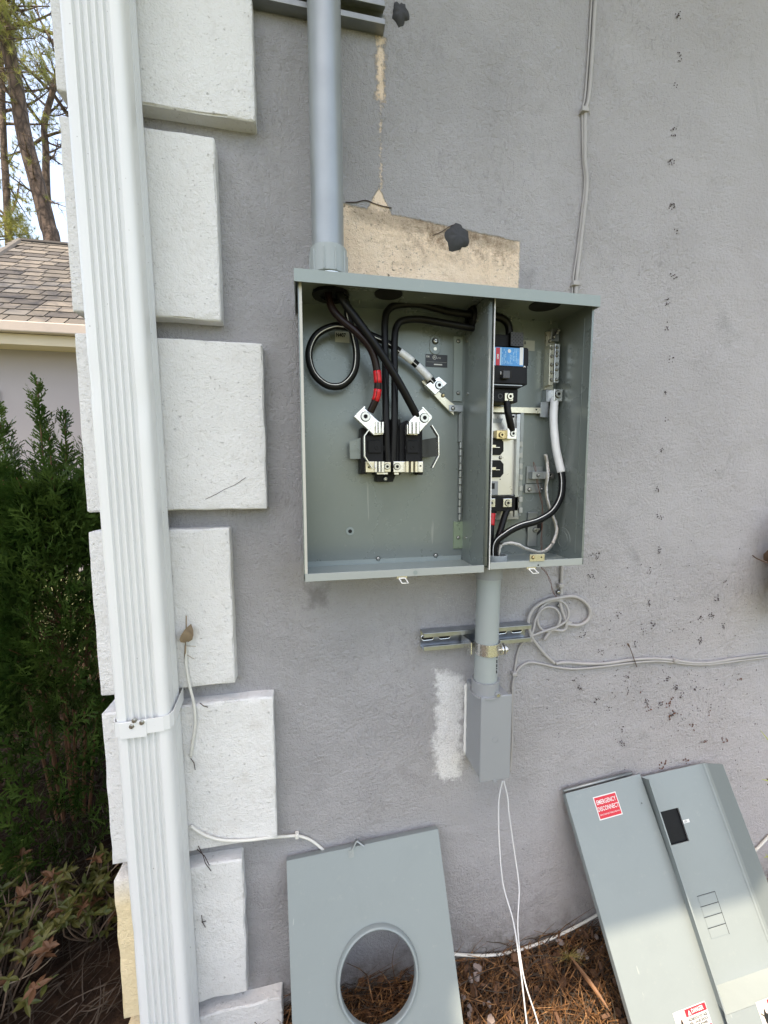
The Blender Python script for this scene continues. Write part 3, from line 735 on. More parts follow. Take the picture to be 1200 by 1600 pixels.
def bail(pts, y, m_):
    b = MB()
    for (a0, a1) in zip(pts[:-1], pts[1:]):
        p = at(*a0, y); q = at(*a1, y); d = (q - p).normalized(); nn = Vector((0, 1, 0)).cross(d) * .0011
        b.prism([p - nn, p + nn, q + nn, q - nn], [v + Vector((0, .013, 0)) for v in (p - nn, p + nn, q + nn, q - nn)])
    b.build('wire_bail', M[m_], S, bevel=.0003, seg=1)
bail([(582, 664), (569.5, 681), (570, 713), (582.5, 732)], -.088, 'alu'); bail([(675, 664), (685.5, 681), (686, 712), (676, 731)], -.088, 'alu')
# neutral bar and strap
nb = MB(); nb.poly([(659, 596), (664, 592), (704, 628), (710, 632), (709, 649), (690, 630)], -.028, -.022); nb.build('neutral_bar', M['yellow_zinc'], enc, bevel=.0004)
nb = MB(); nb.poly([(665, 602), (686, 588), (699, 599), (680, 617)], -.042, -.0285); nlug = nb.build('neutral_lug', M['alu'], enc, bevel=.001)
screw_head(686, 602, -.0422, .0075, nlug, depth=.003)
c_ = screw_head(692, 618, -.0282, .0034, enc, 'brass', False)
MB().rect(702, 633, 723, 643, -.0310, -.0285).build('strap', M['galv'], enc, bevel=.0004)
screw_head(708, 638, -.0312, .0036, enc, hexhole=False, depth=.003)
# plates, hinge, holes on the back
MB().rect(709, 526, 722.5, 627, -.0185, -.0147).build('bracket_plate', M['steel'], enc, bevel=.0004)
MB().rect(709, 815, 723, 857, -.0185, -.0147).build('bracket_plate', simple('green_zinc', (.30, .38, .28), .3, .5), enc, bevel=.0004)
for px, py in ((716, 533), (716, 614), (716, 840)): screw_head(px, py, -.0187, .0033, enc, hexhole=False, depth=.003)
hg = MB(); hg.poly([(717, 648), (722, 643), (722, 690), (717, 690)], -.024, -.0147); hg.build('hinge_flange', M['galv_dark'], enc)
hx = at(719.5, 750, -.022)
for k in range(11):
    z0_ = at(725, 691 + k * 11.2, -.022).z; z1_ = at(725, 691 + k * 11.2 + 9.8, -.022).z
    MB().cyl((hx.x, -.0205, z1_), (hx.x, -.0205, z0_), .0046 if k % 2 else .0038, 12).build('hinge_knuckle', M['galv_dark'], enc, bevel=.0005, seg=1)
c = at(547, 830, -.0148); MB().ring((c.x, -.0147, c.z), (0, -1, 0), .0042, .0085, .0012, 24).build('mounting_hole', M['steel'], enc)
MB().tube([(c.x, -.0147, c.z), (c.x, -.0151, c.z)], .0043, 16).build('hole', M['dark_hole'], enc)
c = at(680, 539, -.0148)
kh = MB(); N = 24; P = []; Q = []
for k in range(N):
    a = 2 * math.pi * k / N; P.append((c.x + .0125 * math.cos(a), -.0165, c.z + (.0075 if math.sin(a) > 0 else -.0075) + .0125 * math.sin(a))); Q.append((P[-1][0], -.0147, P[-1][2]))
kh.prism(P[::-1], Q[::-1]); kh.build('keyhole_boss', M['steel_in'], enc, bevel=.0012)
screw_head(680, 533, -.0167, .0055, enc, hexhole=False, depth=.005)
c2 = at(680, 545, -.0167); MB().tube([(c2.x, -.0166, c2.z), (c2.x, -.0171, c2.z)], .0036, 12).build('keyhole_slot', M['yellow_zinc'], enc)
for px, py in ((591, 873), (681, 868)): screw_head(px, py, -.0178, .0038, enc, hexhole=False, depth=.002)
for px, py in ((872, 861), (891, 867)): screw_head(px, py, -.022, .0028, enc, hexhole=False, depth=.002)
# divider face: screws and embossed holes
def on_div(px, py, x):
    d = ray(px, py); return EYE + d * (x / d.x)
for px, py in ((746, 501), (730, 533), (731, 615), (728, 840)):
    c = on_div(px, py, DX0); MB().tube([(DX0 + .0004, c.y, c.z), (DX0 - .0022, c.y, c.z)], .0032, 10).build('screw', M['zinc'], enc)
for py in (697, 715, 735, 752, 771, 788, 806):
    c = on_div(735, py, DX0); MB().box(DX0 - .0008, DX0 + .0004, c.y - .005, c.y + .005, c.z - .0028, c.z + .0028).build('embossed_tab', M['steel_in'], enc)
c = on_div(738, 500, DX0)
MB().ring((DX0 + .0004, c.y, c.z + .004), (-1, 0, 0), .016, .024, .008, 24).build('grommet', M['black_plastic'], enc, bevel=.002)
MB().tube([(DX0 + .0003, c.y, c.z + .004), (DX0 - .0006, c.y, c.z + .004)], .0165, 20).build('cable_opening', M['dark_hole'], enc)

# front latches
def latch(px, py, zlip):
    c = at(px, py, YF - .002); b = MB()
    b.box(c.x - .010, c.x + .010, YF - .0025, YF - .0003, zlip - .004, zlip + .0005)
    t_ = b.build('latch', M['yellow_zinc'], enc); 
    P = [(c.x - .006, YF - .003, zlip - .003), (c.x + .006, YF - .003, zlip - .003), (c.x + .010, YF - .013, zlip - .010), (c.x - .002, YF - .013, zlip - .010), (c.x - .006, YF - .003, zlip - .003)]
    MB().tube(P, .0013, 5).build('latch_loop', M['label_white'], t_)
latch(628, 901, ZB); latch(830, 886, ZB + .005)
c = at(649, 893, YF); MB().tube([(c.x, YF + .0005, ZB + .006), (c.x, YF - .0008, ZB + .006)], .0042, 14).build('rivet', M['steel'], enc)
c = at(841, 880, YF); MB().tube([(c.x, YF + .0005, ZB + .008), (c.x, YF - .0004, ZB + .008)], .0018, 10).build('lip_hole', M['dark_hole'], enc)
MB().rect(828, 866, 851, 877, YF - .0022, YF - .0004).build('strike_plate', M['yellow_zinc'], enc, bevel=.0004)
screw_head(833, 871, YF - .0024, .003, enc, 'brass', False); screw_head(846, 870.5, YF - .0024, .0014, enc, 'black_plastic', False, depth=.001)

# text on frames -----------------------------------------------------
def text_mesh(body, size, origin, U, V, mat, parent, name='lettering', align='LEFT', squash=1.0, bold=0.0):
    cu = bpy.data.curves.new('t', 'FONT'); cu.body = body; cu.size = size; cu.align_x = align; cu.align_y = 'CENTER'; cu.extrude = 0; cu.offset = bold
    cu.resolution_u = 2
    to = bpy.data.objects.new('t', cu); col.objects.link(to)
    dg = bpy.context.evaluated_depsgraph_get(); dg.update()
    me = bpy.data.meshes.new_from_object(to.evaluated_get(dg)); bpy.data.objects.remove(to)
    for v in me.vertices: v.co = Vector(origin) + U * (v.co.x * squash) + V * v.co.y
    me.materials.clear(); me.materials.append(mat); me.name = name
    o = bpy.data.objects.new(name, me); link(o, parent); return o
EX = Vector((1, 0, 0)); EZ_ = Vector((0, 0, 1))
# rating plate
def rect_pts(x0, y0, x1, y1, y): 
    xm, ym = (x0 + x1) / 2, (y0 + y1) / 2
    return at(x0, ym, y).x, at(x1, ym, y).x, at(xm, y1, y).z, at(xm, y0, y).z
rp = MB().rect(665, 554, 699, 573.5, -.0156, -.0147).build('rating_label', M['label_black'], enc)
a0, a1, b0, b1 = rect_pts(665, 554, 699, 573.5, -.0156); yy = -.0158
text_mesh('E N', .0052, (a0 + .0018, yy, b1 - .005), EX, EZ_, M['label_white'], rp, squash=.8, bold=.0003)
cc = Vector((a0 + (a1 - a0) * .41, yy + .0001, b1 - .0060)); MB().ring(cc, (0, -1, 0), .0036, .0044, .0003, 20).build('ul_mark', M['label_white'], rp)
text_mesh('UL', .0048, cc + Vector((-.0026, -.0002, .0002)), EX, EZ_, M['label_white'], rp, squash=.8, bold=.0002)
text_mesh('LISTED', .0040, (a0 + (a1 - a0) * .53, yy, b1 - .0072), EX, EZ_, M['label_white'], rp, squash=.65)
MB().box(a0 + (a1 - a0) * .38, a0 + (a1 - a0) * .76, yy, yy + .0003, b0 + .0040, b0 + .0064).build('white_bar', M['label_white'], rp)
MB().box(a0 + .002, a1 - .002, yy, yy + .0003, b0 + .0098, b0 + .0102).build('fine_print', M['label_grey'], rp)
st = MB().rect(523.5, 518, 546, 535, -.0154, -.0147).build('number_sticker', M['label_grey'], enc, bevel=.0002)
a0, a1, b0, b1 = rect_pts(523.5, 518, 546, 535, -.0156); text_mesh('N407', .0105, (a0 + .0018, -.0157, b1 - .0072), EX, EZ_, M['label_black'], st, squash=.82, bold=.0004)
st = MB().rect(818, 532, 835.5, 548, -.0154, -.0147).build('number_sticker', M['label_grey'], enc, bevel=.0002)
a0, a1, b0, b1 = rect_pts(818, 532, 836, 548, -.0156); text_mesh('8', .009, (a0 + .0012, -.0157, b1 - .006), EX, EZ_, M['label_black'], st, bold=.0003)

# breaker
BY = -.090
br = MB()
br.poly([(752, 541), (823, 543), (826, 545), (826, 571), (824, 572), (824, 601), (811, 607), (752, 605)], -.078, -.030)
br.rect(752, 572, 821, 599, -.086, -.0782)
br.rect(752, 607, 809, 628, -.070, -.030)
br.rect(756, 522, 799, 541, -.052, -.030)
B = br.build('main_breaker', M['black_plastic'], enc, bevel=.0012)
vb = MB(); vb.rect(798, 519, 818, 541, -.060, -.040); VB = vb.build('vent_block', M['black_plastic'], B, bevel=.0008)
vm = simple('vent_grid_grey', (.06, .06, .065), .5); vh = MB()
for i in range(7):
    for j in range(7):
        if (i + j) % 2 == 0:
            c = at(800 + i * 2.6, 521.5 + j * 2.8, -.0602); vh.tube([(c.x, -.0600, c.z), (c.x, -.0606, c.z)], .0011, 6)
vh.build('vent_hole', M['dark_hole'], VB, kind='stuff')
MB().rect(798.3, 519.3, 817.7, 540.7, -.0602, -.0598).build('vent_face', vm, VB)
lb = MB().rect(753, 542.5, 818, 571, -.0786, -.0782).build('breaker_label', M['label_blue'], B)
MB().rect(774.8, 543, 781, 570.6, -.0789, -.0787).build('red_band', M['label_red'], lb)
MB().rect(768, 543, 774.5, 570.6, -.0789, -.0787).build('pale_band', M['label_lblue'], lb)
MB().rect(812, 543, 817.6, 570.6, -.0789, -.0787).build('white_band', M['label_white'], lb)
MB().rect(781.3, 543, 783.5, 570.6, -.0789, -.0787).build('white_band', M['label_lblue'], lb)
fp = MB(); random.seed(2)
for k in range(11):
    x = 785 + k * 2.4
    yy0 = 545
    while yy0 < 568:
        l_ = random.uniform(1.5, 5); 
        if random.random() < .72 and not (791 < x < 800 and yy0 < 553): fp.rect(x, yy0, x + .8, min(yy0 + l_, 569), -.0789, -.0787)
        yy0 += l_ + .8
fp.build('fine_print', M['label_lblue'], lb, kind='stuff')
c = at(796, 548.5, -.079); MB().ring((c.x, -.0787, c.z), (0, -1, 0), .0026, .0036, .0003, 18).tube([(c.x, -.0787, c.z), (c.x, -.0789, c.z)], .0036, 16).build('ul_mark', M['label_white'], lb)
text_mesh('LINE', .0046, at(778, 557, -.0791), EZ_, -EX, M['label_white'], lb, align='CENTER', bold=.0003)
MB().rect(775, 578, 800, 590, -.0865, -.0861).build('handle_recess', M['dark_hole'], B)
MB().rect(786.5, 579, 797, 591, -.097, -.0862).build('toggle_handle', simple('dark_grey_toggle', (.05, .05, .055), .45), B, bevel=.001)
MB().rect(782, 580.5, 785, 585, -.088, -.0867).build('toggle_mark', M['label_white'], B)
MB().rect(752, 600.5, 816, 602, -.0875, -.0861).build('lower_ridge', M['galv_dark'], B)
MB().rect(789, 614, 802, 626.5, -.0735, -.0702).build('terminal_lug', M['yellow_zinc'], B, bevel=.0008)
screw_head(797, 619.5, -.0737, .0062, B, 'yellow_zinc', depth=.0025)
c = at(781.5, 619, -.0705); MB().ring((c.x, -.0702, c.z), (0, -1, 0), .0038, .0052, .001, 18).build('terminal_ring', simple('grey_ring', (.05, .05, .05), .4), B)
c = at(819.5, 573.5, -.0788); MB().ring((c.x, -.0785, c.z), (0, -1, 0), .0008, .0022, .0006, 14).build('white_mark', M['label_white'], B)

# crossbar, bus plate and stabs
MB().rect(756, 636, 858, 645, -.026, -.022).build('crossbar', M['yellow_zinc'], enc, bevel=.0004)
MB().rect(845, 628, 857, 652, -.030, -.0262).build('crossbar_hook', M['galv'], enc, bevel=.0004)
for px in (838, 847.5): screw_head(px, 640, -.0262, .0018, enc, 'black_plastic', False, depth=.0008)
bp = MB(); bp.rect(752, 647, 811, 774, -.044, -.0400); bp.rect(752, 774, 811, 812, -.030, -.027); BP = bp.build('bus_plate', simple('bus_plate_silver', (.62, .61, .58), .3, .7, var=.12, scale=20), enc, bevel=.001)
MB().rect(806, 647, 811.5, 808, -.052, -.0442).build('plate_flange', M['galv'], BP, bevel=.0006)
for (x0_, y0_, x1_, y1_) in ((752, 684, 787, 711), (752, 719, 787, 746)):
    MB().poly([(x0_, y0_), (x1_ - 5, y0_), (x1_, y0_ + 6), (x1_, y1_ - 6), (x1_ - 5, y1_), (x0_, y1_)], -.0475, -.0442).build('stab_housing', M['black_plastic'], BP, bevel=.0008)
    MB().rect(760, (y0_ + y1_) / 2 - 2.5, 775, (y0_ + y1_) / 2 + 2, -.056, -.0477).build('bus_stab', M['yellow_zinc'], BP, bevel=.0003)
    MB().rect(775, (y0_ + y1_) / 2 + 1, 781, (y0_ + y1_) / 2 + 2, -.050, -.0477).build('stab_clip', M['alu'], BP)
MB().rect(752, 752, 778.5, 774, -.050, -.0442).build('grey_post', M['pvc2'], BP, bevel=.0015)
MB().rect(760, 755, 773, 764, -.0506, -.0502).build('post_window', M['dark_hole'], BP)
screw_head(782, 715, -.0442, .0032, BP, hexhole=False, depth=.003); screw_head(781.5, 749, -.0442, .0012, BP, 'black_plastic', False, depth=.0006)
screw_head(802, 651, -.0442, .0026, BP, 'black_plastic', False, depth=.0008)
MB().poly([(752, 654), (786, 654), (783, 661), (752, 661)], -.0452, -.0442).build('formed_slot', M['galv_dark'], BP)
MB().rect(793, 669, 807.5, 686, -.066, -.0442).build('bus_lug', M['alu'], BP, bevel=.0008); screw_head(801.5, 677.5, -.0662, .0058, BP, depth=.0025)
MB().rect(776, 672, 792.5, 686, -.058, -.0442).build('bus_lug', M['brass'], BP, bevel=.0015); screw_head(783.5, 679.5, -.0582, .0052, BP, 'brass', True, depth=.004)
MB().rect(752, 776, 810, 799, -.052, -.0302).build('lug_block', M['black_plastic'], BP, bevel=.001)
MB().rect(752, 796, 776, 802, -.045, -.0302).build('lug_block', M['black_plastic'], BP)
for x in (767.5, 793.5):
    MB().rect(x - 7, 779, x + 6.5, 792.5, -.0570, -.0522).build('bus_lug', M['alu'], BP, bevel=.0008); screw_head(x, 786, -.0572, .0062, BP, depth=.0025)
MB().rect(811.8, 645, 816.5, 806, -.030, -.0147).build('hinge_flange', M['galv_dark'], enc)
for k in range(7):
    y0_ = 690 + k * 17.2
    MB().rect(811.5, y0_, 816.8, y0_ + 8.5, -.034, -.0302).build('hinge_knuckle', M['label_grey'], enc, bevel=.001)
# neutral bus at the right
MB().rect(853, 518, 866, 609, -.022, -.0148).build('bus_mount', M['yellow_zinc'], enc, bevel=.0004)
NB = MB().rect(858.5, 538, 865, 602, -.040, -.0222).build('neutral_bus', M['yellow_zinc'], enc, bevel=.0006)
MB().rect(866.5, 537, 874, 598, -.040, -.0222).build('bus_bar', M['alu'], NB, bevel=.0006)
for py in (544, 556.5, 570, 582, 593.5): screw_head(862, py, -.0402, .0030, NB, hexhole=False, depth=.004)
for py in (543, 550, 555.5, 569, 577.5, 593): screw_head(870, py, -.0402, .0030, NB, hexhole=False, depth=.004)
for px, py in ((865, 527), (870, 521), (872, 517), (859, 533)): screw_head(px, py, -.036, .0032, NB, hexhole=False, depth=.006)
MB().rect(862, 513, 874, 533, -.030, -.0222).build('bus_tail', M['galv'], NB, bevel=.0006)
MB().rect(854, 609, 867, 628, -.034, -.0148).build('lug_bracket', M['galv'], enc, bevel=.0006)
MB().rect(866, 608, 879, 627, -.046, -.020).build('neutral_lug', M['alu'], enc, bevel=.0010); screw_head(872.5, 616, -.0462, .0076, enc, depth=.003)
MB().tube([(XR - T + .0004, -.062, 1.050), (XR - T - .0010, -.062, 1.050)], .026, 32).ring((XR - T, -.062, 1.050), (-1, 0, 0), .017, .0182, .0018, 30).build('knockout', M['steel_in'], enc, bevel=.0004)
c = at(834, 823, -.0148); MB().tube([(c.x, -.0146, c.z), (c.x, -.0156, c.z)], .0215, 28).build('knockout_backing', M['dark_hole'], enc)
MB().rect(825, 800, 839.5, 854, -.022, -.0158).build('closure_bar', M['galv_dark'], enc, bevel=.0015); screw_head(836, 828, -.0222, .0052, enc, depth=.006)
c = at(840, 827, -.03); MB().box(c.x - .006, c.x + .006, -.030, -.028, c.z - .0022, c.z + .0022).build('wing_nut', M['zinc'], enc, bevel=.0006)
c = at(827, 776, -.0148); MB().ring((c.x, -.0147, c.z), (0, -1, 0), .0096, .0104, .0006, 26).build('knockout', M['steel'], enc)
# ground bar
MB().rect(823, 729, 848, 755, -.019, -.0148).build('ground_plate', M['galv_dark'], enc, bevel=.0006)
MB().rect(821, 756.5, 848, 770, -.022, -.0148).build('ground_bracket', M['galv'], enc, bevel=.0006); screw_head(827, 765, -.0222, .0038, enc, hexhole=False); screw_head(846, 764, -.0222, .003, enc, hexhole=False)
GB = MB().rect(832, 737, 866, 748.5, -.034, -.0192).build('ground_bar', M['galv'], enc, bevel=.0008)
screw_head(841, 743, -.0342, .0034, GB, hexhole=False, depth=.004); screw_head(859.5, 742.5, -.0342, .0058, GB, depth=.003); screw_head(829, 747, -.0192, .0018, GB, 'black_plastic', False)
# bushing on the floor
c = at(777, 872, -.080); BC = Vector((at(777, 872, -.075).x, -.072, ZB + .0073))
MB().ring(BC, (0, 0, 1), .0185, .0225, .014, 32).build('bushing', M['pvc'], enc, bevel=.001)
MB().tube([BC, BC + Vector((0, 0, .0008))], .0186, 24).build('floor_opening', M['dark_hole'], enc)

# ------------------------------------------------------------------ cables in the enclosure
def cable(name, pts, r, mat, label, cat='cable', stripe=None, n=14, group=None, sub=7, stripe_mat='white_line', extra=()):
    """pts: (px, py, y) photo pixels on a plane at depth y"""
    P = smooth_path([at(a, b_, y) if not isinstance(a, Vector) else a for a, b_, y in pts], sub)
    o = MB().tube(P, r, n).build(name, M[mat], None, smooth=True); tag(o, label, cat, group)
    if stripe is not None:
        # a printed line running along the jacket, on the side given by an offset angle from the eye
        Q = []
        for i, p in enumerate(P):
            t_ = (P[min(i + 1, len(P) - 1)] - P[max(i - 1, 0)]).normalized(); tw = Vector((0, -1, 0)); tw = (tw - t_ * tw.dot(t_)).normalized(); sd_ = t_.cross(tw)
            a = stripe; Q.append(p + (tw * math.cos(a) + sd_ * math.sin(a)) * (r * .985))
        MB().tube(Q, r * .13, 6).build('printed_stripe', M[stripe_mat], o, smooth=True)
    for (nm, i0, i1, mt, rr) in extra:
        a = int(i0 * sub); z_ = int(i1 * sub) + 1
        MB().tube(P[a:z_], r * rr, n).build(nm, M[mt], o, smooth=True)
    return o
top = Vector((CX + .002, CY, ZT + .02))
def T_(v): return (v, 0, 0)
cable('service_cable', [T_(top + Vector((-.006, 0, 0))), (516, 474, -.080), (531, 497, -.084), (561, 523, -.086), (581, 549, -.084), (589.5, 584, -.080), (589, 617, -.076), (578.5, 644, -.068)], .0071, 'black_red_ins',
      'black service cable with two bands of red tape, ending at the left socket lug', extra=(('red_tape_band', 4.95, 5.45, 'red_tape', 1.07), ('red_tape_band', 5.85, 6.35, 'red_tape', 1.07)), stripe=.3, stripe_mat='black_red_ins')
cable('service_cable', [T_(top + Vector((.008, -.004, 0))), (534, 466, -.092), (561, 504, -.094), (592, 547, -.092), (624, 599, -.084), (652, 651, -.068)], .0076, 'black_ins',
      'black service cable crossing in front of the others to the right socket lug')
cable('neutral_cable', [T_(top + Vector((.004, .008, 0))), (540, 470, -.060), (544, 495, -.058), (551, 520, -.056), (557, 552, -.054), (553, 582, -.052), (535, 602, -.050), (511, 602, -.050), (490, 583, -.050), (482.5, 552, -.050), (494, 524, -.050), (520, 510, -.052), (544, 512, -.050), (572, 521, -.050), (602, 534, -.044), (628, 552, -.042), (652, 571, -.040), (678, 598, -.038)], .0069, 'black_ins',
      'black neutral cable coiled in a loop, white striped, with white tape near its end', stripe=.4,
      extra=(('white_tape_band', 14.95, 15.75, 'white_tape', 1.09), ('white_tape_band', 16.1, 16.75, 'white_tape', 1.09)))
cable('load_cable', [(765, 497, -.060), (735, 492, -.060), (700, 487, -.055), (657, 476, -.050), (625, 476, -.048), (608, 483, -.048), (601.5, 502, -.050), (602, 560, -.054), (603, 650, -.060), (607, 736, -.060)], .0070, 'black_ins',
      'black load cable, outer of the two upright ones between socket and breaker')
cable('load_cable', [(765, 516, -.060), (735, 512, -.060), (700, 506, -.055), (657, 499, -.050), (630, 501, -.048), (620, 510, -.048), (616.5, 530, -.050), (616.5, 580, -.054), (616.5, 650, -.060), (614, 736, -.060)], .0070, 'black_ins',
      'black load cable, inner of the two upright ones between socket and breaker')
cable('feed_cable', [(762, 494, -.050), (772, 494, -.050), (785, 498, -.048), (794, 508, -.046), (796, 525, -.045), (796, 542, -.045)], .0078, 'black_ins', 'black cable bending down into the top of the blue labelled breaker')
cable('feed_cable', [(792, 622, -.066), (793, 640, -.068), (796, 655, -.068), (799.5, 673, -.062)], .0072, 'black_ins', 'short black cable from the breaker down to the silver bus lug')
cable('branch_cable', [(793, 795, -.045), (789, 805, -.048), (783, 825, -.055), (777, 848, -.066), T_(BC + Vector((.002, .004, -.02)))], .0068, 'black_ins', 'black cable from the right bus lug down into the floor bushing')
cable('branch_cable', [(770, 795, -.045), (768, 815, -.048), (767, 840, -.055), T_(BC + Vector((-.009, .006, -.02)))], .0064, 'black_ins', 'black cable with red tape beside the divider edge, going into the bushing', extra=(('red_tape_band', .55, 1.35, 'red_tape', 1.08),))
cable('neutral_cable', [(867, 618, -.036), (865.5, 640, -.040), (865, 660, -.044), (868, 695, -.050), (873, 721, -.054), (877, 738, -.058), (878.5, 757, -.062), (875, 779, -.068), (862, 800, -.074), (839, 814, -.080), (812, 822, -.084), (790, 834, -.084), (773, 852, -.080), T_(BC + Vector((-.004, -.006, -.02)))], .0074, 'black_ins',
      'black neutral cable wrapped in white tape, curving from the neutral lug to the bushing', stripe=.8,
      extra=(('white_tape_wrap', .35, 5.0, 'white_tape', 1.16),))
def strand_bundle(name, pts, r, mat, label, nstr=7, turns=7, spread=.62, sub=6, cat='wire'):
    P = smooth_path([at(a, b_, y) if not isinstance(a, Vector) else a for a, b_, y in pts], sub); b = MB()
    for s_ in range(nstr):
        Q = []
        for i, p in enumerate(P):
            t_ = (P[min(i + 1, len(P) - 1)] - P[max(i - 1, 0)]).normalized(); u = t_.orthogonal().normalized(); w = t_.cross(u)
            a = 2 * math.pi * (s_ / nstr + turns * i / len(P)); k = spread * (1 + .5 * noise.noise(Vector((i * .15, s_ * 3, 0)))); Q.append(p + (u * math.cos(a) + w * math.sin(a)) * r * k)
        b.tube(Q, r * .30, 6)
    o = b.build(name, M[mat], None, smooth=True); return tag(o, label, cat)
strand_bundle('bare_ground_wire', [(852, 710, -.026), (855, 722, -.028), (856, 740, -.036), (853.5, 761, -.034), (855, 780, -.036), (861, 800, -.040), (868, 818, -.046), (869.5, 832, -.052), (864, 848, -.060), (855, 859, -.070), (843, 863, -.076), (823, 858, -.080), (805, 850, -.080), (790, 849, -.076), (780, 856, -.072), T_(BC + Vector((.004, .002, -.01)))], .0044, 'bare',
  'bare stranded ground wire sweeping from the ground bar round to the bushing', turns=9)
strand_bundle('thin_copper_wire', [(833.5, 722, -.022), (837, 735, -.030), (839, 750, -.032), (843, 770, -.028), (847, 787, -.030), (847.5, 815, -.032), (846, 840, -.034), (846, 862, -.040), T_(at(846, 868, -.05) + Vector((0, .01, -.02))), (852, 893, -.035), (857, 902, -.030), (861, 912, -.022), (864, 925, -.015), (872, 935, -.012), (886, 948, -.01)], .0017, 'copper',
  'thin brown copper wire dropping from the ground bar out under the box', nstr=2, turns=5, spread=.8)

# ------------------------------------------------------------------ wall cables
def wall_cable(name, pts, r, mat, label, n=10, sub=6, group=None, y=None):
    P = smooth_path([at(p[0], p[1], p[2] if len(p) > 2 else -r - .001) for p in pts], sub)
    return tag(MB().tube(P, r, n).build(name, M[mat], None, smooth=True), label, 'cable', group)
vc = wall_cable('wall_cable', [(931, -12), (929, 20), (925, 85), (920, 150), (914.5, 176), (914, 215), (914, 250), (917, 285), (913, 330), (906, 390), (901, 435), (899, 470)], .0042, 'cable_grey', 'grey painted cable running down the wall to the enclosure top right')
wall_cable('thin_wall_wire', [(925, -12), (923, 20), (919, 85), (914, 150), (910, 172), (910, 215), (911, 250), (913.5, 285), (909, 330), (902, 390), (896, 432), (893, 470)], .0020, 'cable_grey', 'thin grey wire clinging to the left of the painted wall cable')
for px, py in ((914, 172), (900, 443)):
    c = at(px, py, -.008); b = MB(); b.box(c.x - .009, c.x + .007, -.0125, 0, c.z - .0045, c.z + .0045); b.tube([(c.x - .010, -.006, c.z - .003), (c.x + .008, -.010, c.z + .001), (c.x + .015, -.002, c.z - .002)], .0012, 5)
    tag(b.build('cable_clip', M['cable_grey'], None, bevel=.002), 'grey cable clip on the wall cable %s' % ('high above the bare patch level' if py < 300 else 'just above the enclosure hood'), 'clip')
wc_ = wall_cable('coiled_cable', [(878, 880), (877.5, 900), (877, 925), (876, 945, -.010), (881, 962, -.013), (885, 975, -.014), (880, 985, -.012), (862, 985, -.010), (850, 1000, -.006)] , .0040, 'cable_grey', 'grey cable coming out from under the right half of the enclosure')
wall_cable('coiled_cable', [(866, 1036, -.006), (852, 1023, -.008), (838, 1006, -.010), (830, 993, -.012), (825, 972, -.010), (832, 953, -.008), (850, 940, -.009), (874, 934, -.013), (897, 932, -.010), (915, 942, -.007), (922, 957, -.006), (917, 970, -.007), (903, 977, -.009), (885, 975, -.014)], .0040, 'cable_grey', 'grey cable in two open loops below the enclosure corner', sub=8)
wall_cable('coiled_cable', [(828, 995, -.014), (833, 985, -.012), (838, 965, -.009), (850, 950, -.010), (866, 950, -.013), (875, 962, -.015), (873, 975, -.016), (864, 984, -.013), (852, 986, -.010), (842, 978, -.008), (840, 962, -.006), (848, 947, -.006), (866, 938, -.008), (881, 942, -.014), (888, 955, -.018), (886, 968, -.018), (873, 978, -.016), (848, 987, -.013), (826, 995, -.010)], .0029, 'cable_grey', 'thin grey cable wound in small tight rings below the enclosure corner', sub=8)
wall_cable('horizontal_cable', [(868, 1037), (885, 1035), (920, 1037), (950, 1036), (985, 1031), (1020, 1029), (1050, 1031), (1078, 1035), (1110, 1035), (1150, 1029), (1190, 1024), (1215, 1021)], .0037, 'cable_grey', 'grey cable running right across the wall towards the photo edge')
wall_cable('horizontal_cable', [(800, 1078, -.004), (803, 1058, -.004), (812, 1043, -.004), (826, 1035, -.004), (845, 1037, -.004), (868, 1042, -.004), (900, 1045, -.004), (945, 1041, -.005), (985, 1036, -.005), (1030, 1033, -.005), (1078, 1038, -.005), (1110, 1038, -.005), (1150, 1033, -.005), (1190, 1028, -.005), (1215, 1025, -.005)], .0028, 'cable_grey', 'thinner cable under the horizontal one, turning down beside the junction box')
wall_cable('drop_wire', [(822, 1000, -.008), (812, 1010), (807, 1028), (804, 1048), (801, 1070), (800, 1100), (800, 1140), (799, 1180), (797, 1205)], .0026, 'cable_grey', 'thin grey wire dropping from the coil down the right of the junction box')
for px, py, lb_ in ((877, 915, 'grey cable clip under the enclosure right corner'), (876, 935, 'grey cable clip with a screw at the top of the coil'), (828, 1000, 'grey knot clip where the cables meet left of the coil'), (889, 973, 'grey clip pinning the bottom of the coil'), (1056, 1032, 'grey clip halfway along the horizontal cable'), (804, 1053, 'small grey clip above the junction box right corner')):
    c = at(px, py, -.01); b = MB(); b.box(c.x - .0065, c.x + .0065, -.014, 0, c.z - .0045, c.z + .0045)
    tag(b.build('cable_clip', M['cable_grey'], None, bevel=.002), lb_, 'clip')
for px, py, lb_ in ((872, 925, 'screw head in the wall at the top of the cable coil'), (873, 946, 'screw head in the wall inside the cable coil')):
    s_ = screw_head(px, py, -.004, .0042, None, hexhole=False, depth=.004); tag(s_, lb_, 'screw')
tag(MB().tube(smooth_path([at(981, 1006, -.012), at(985, 1014, -.010), at(990, 1028, -.012), at(995, 1042, -.008)], 4), [.0022] * 3 + [.0010] * 10, 6).build('dry_twig', M['twig'], None), 'dry twig caught upright on the horizontal cable', 'twig')

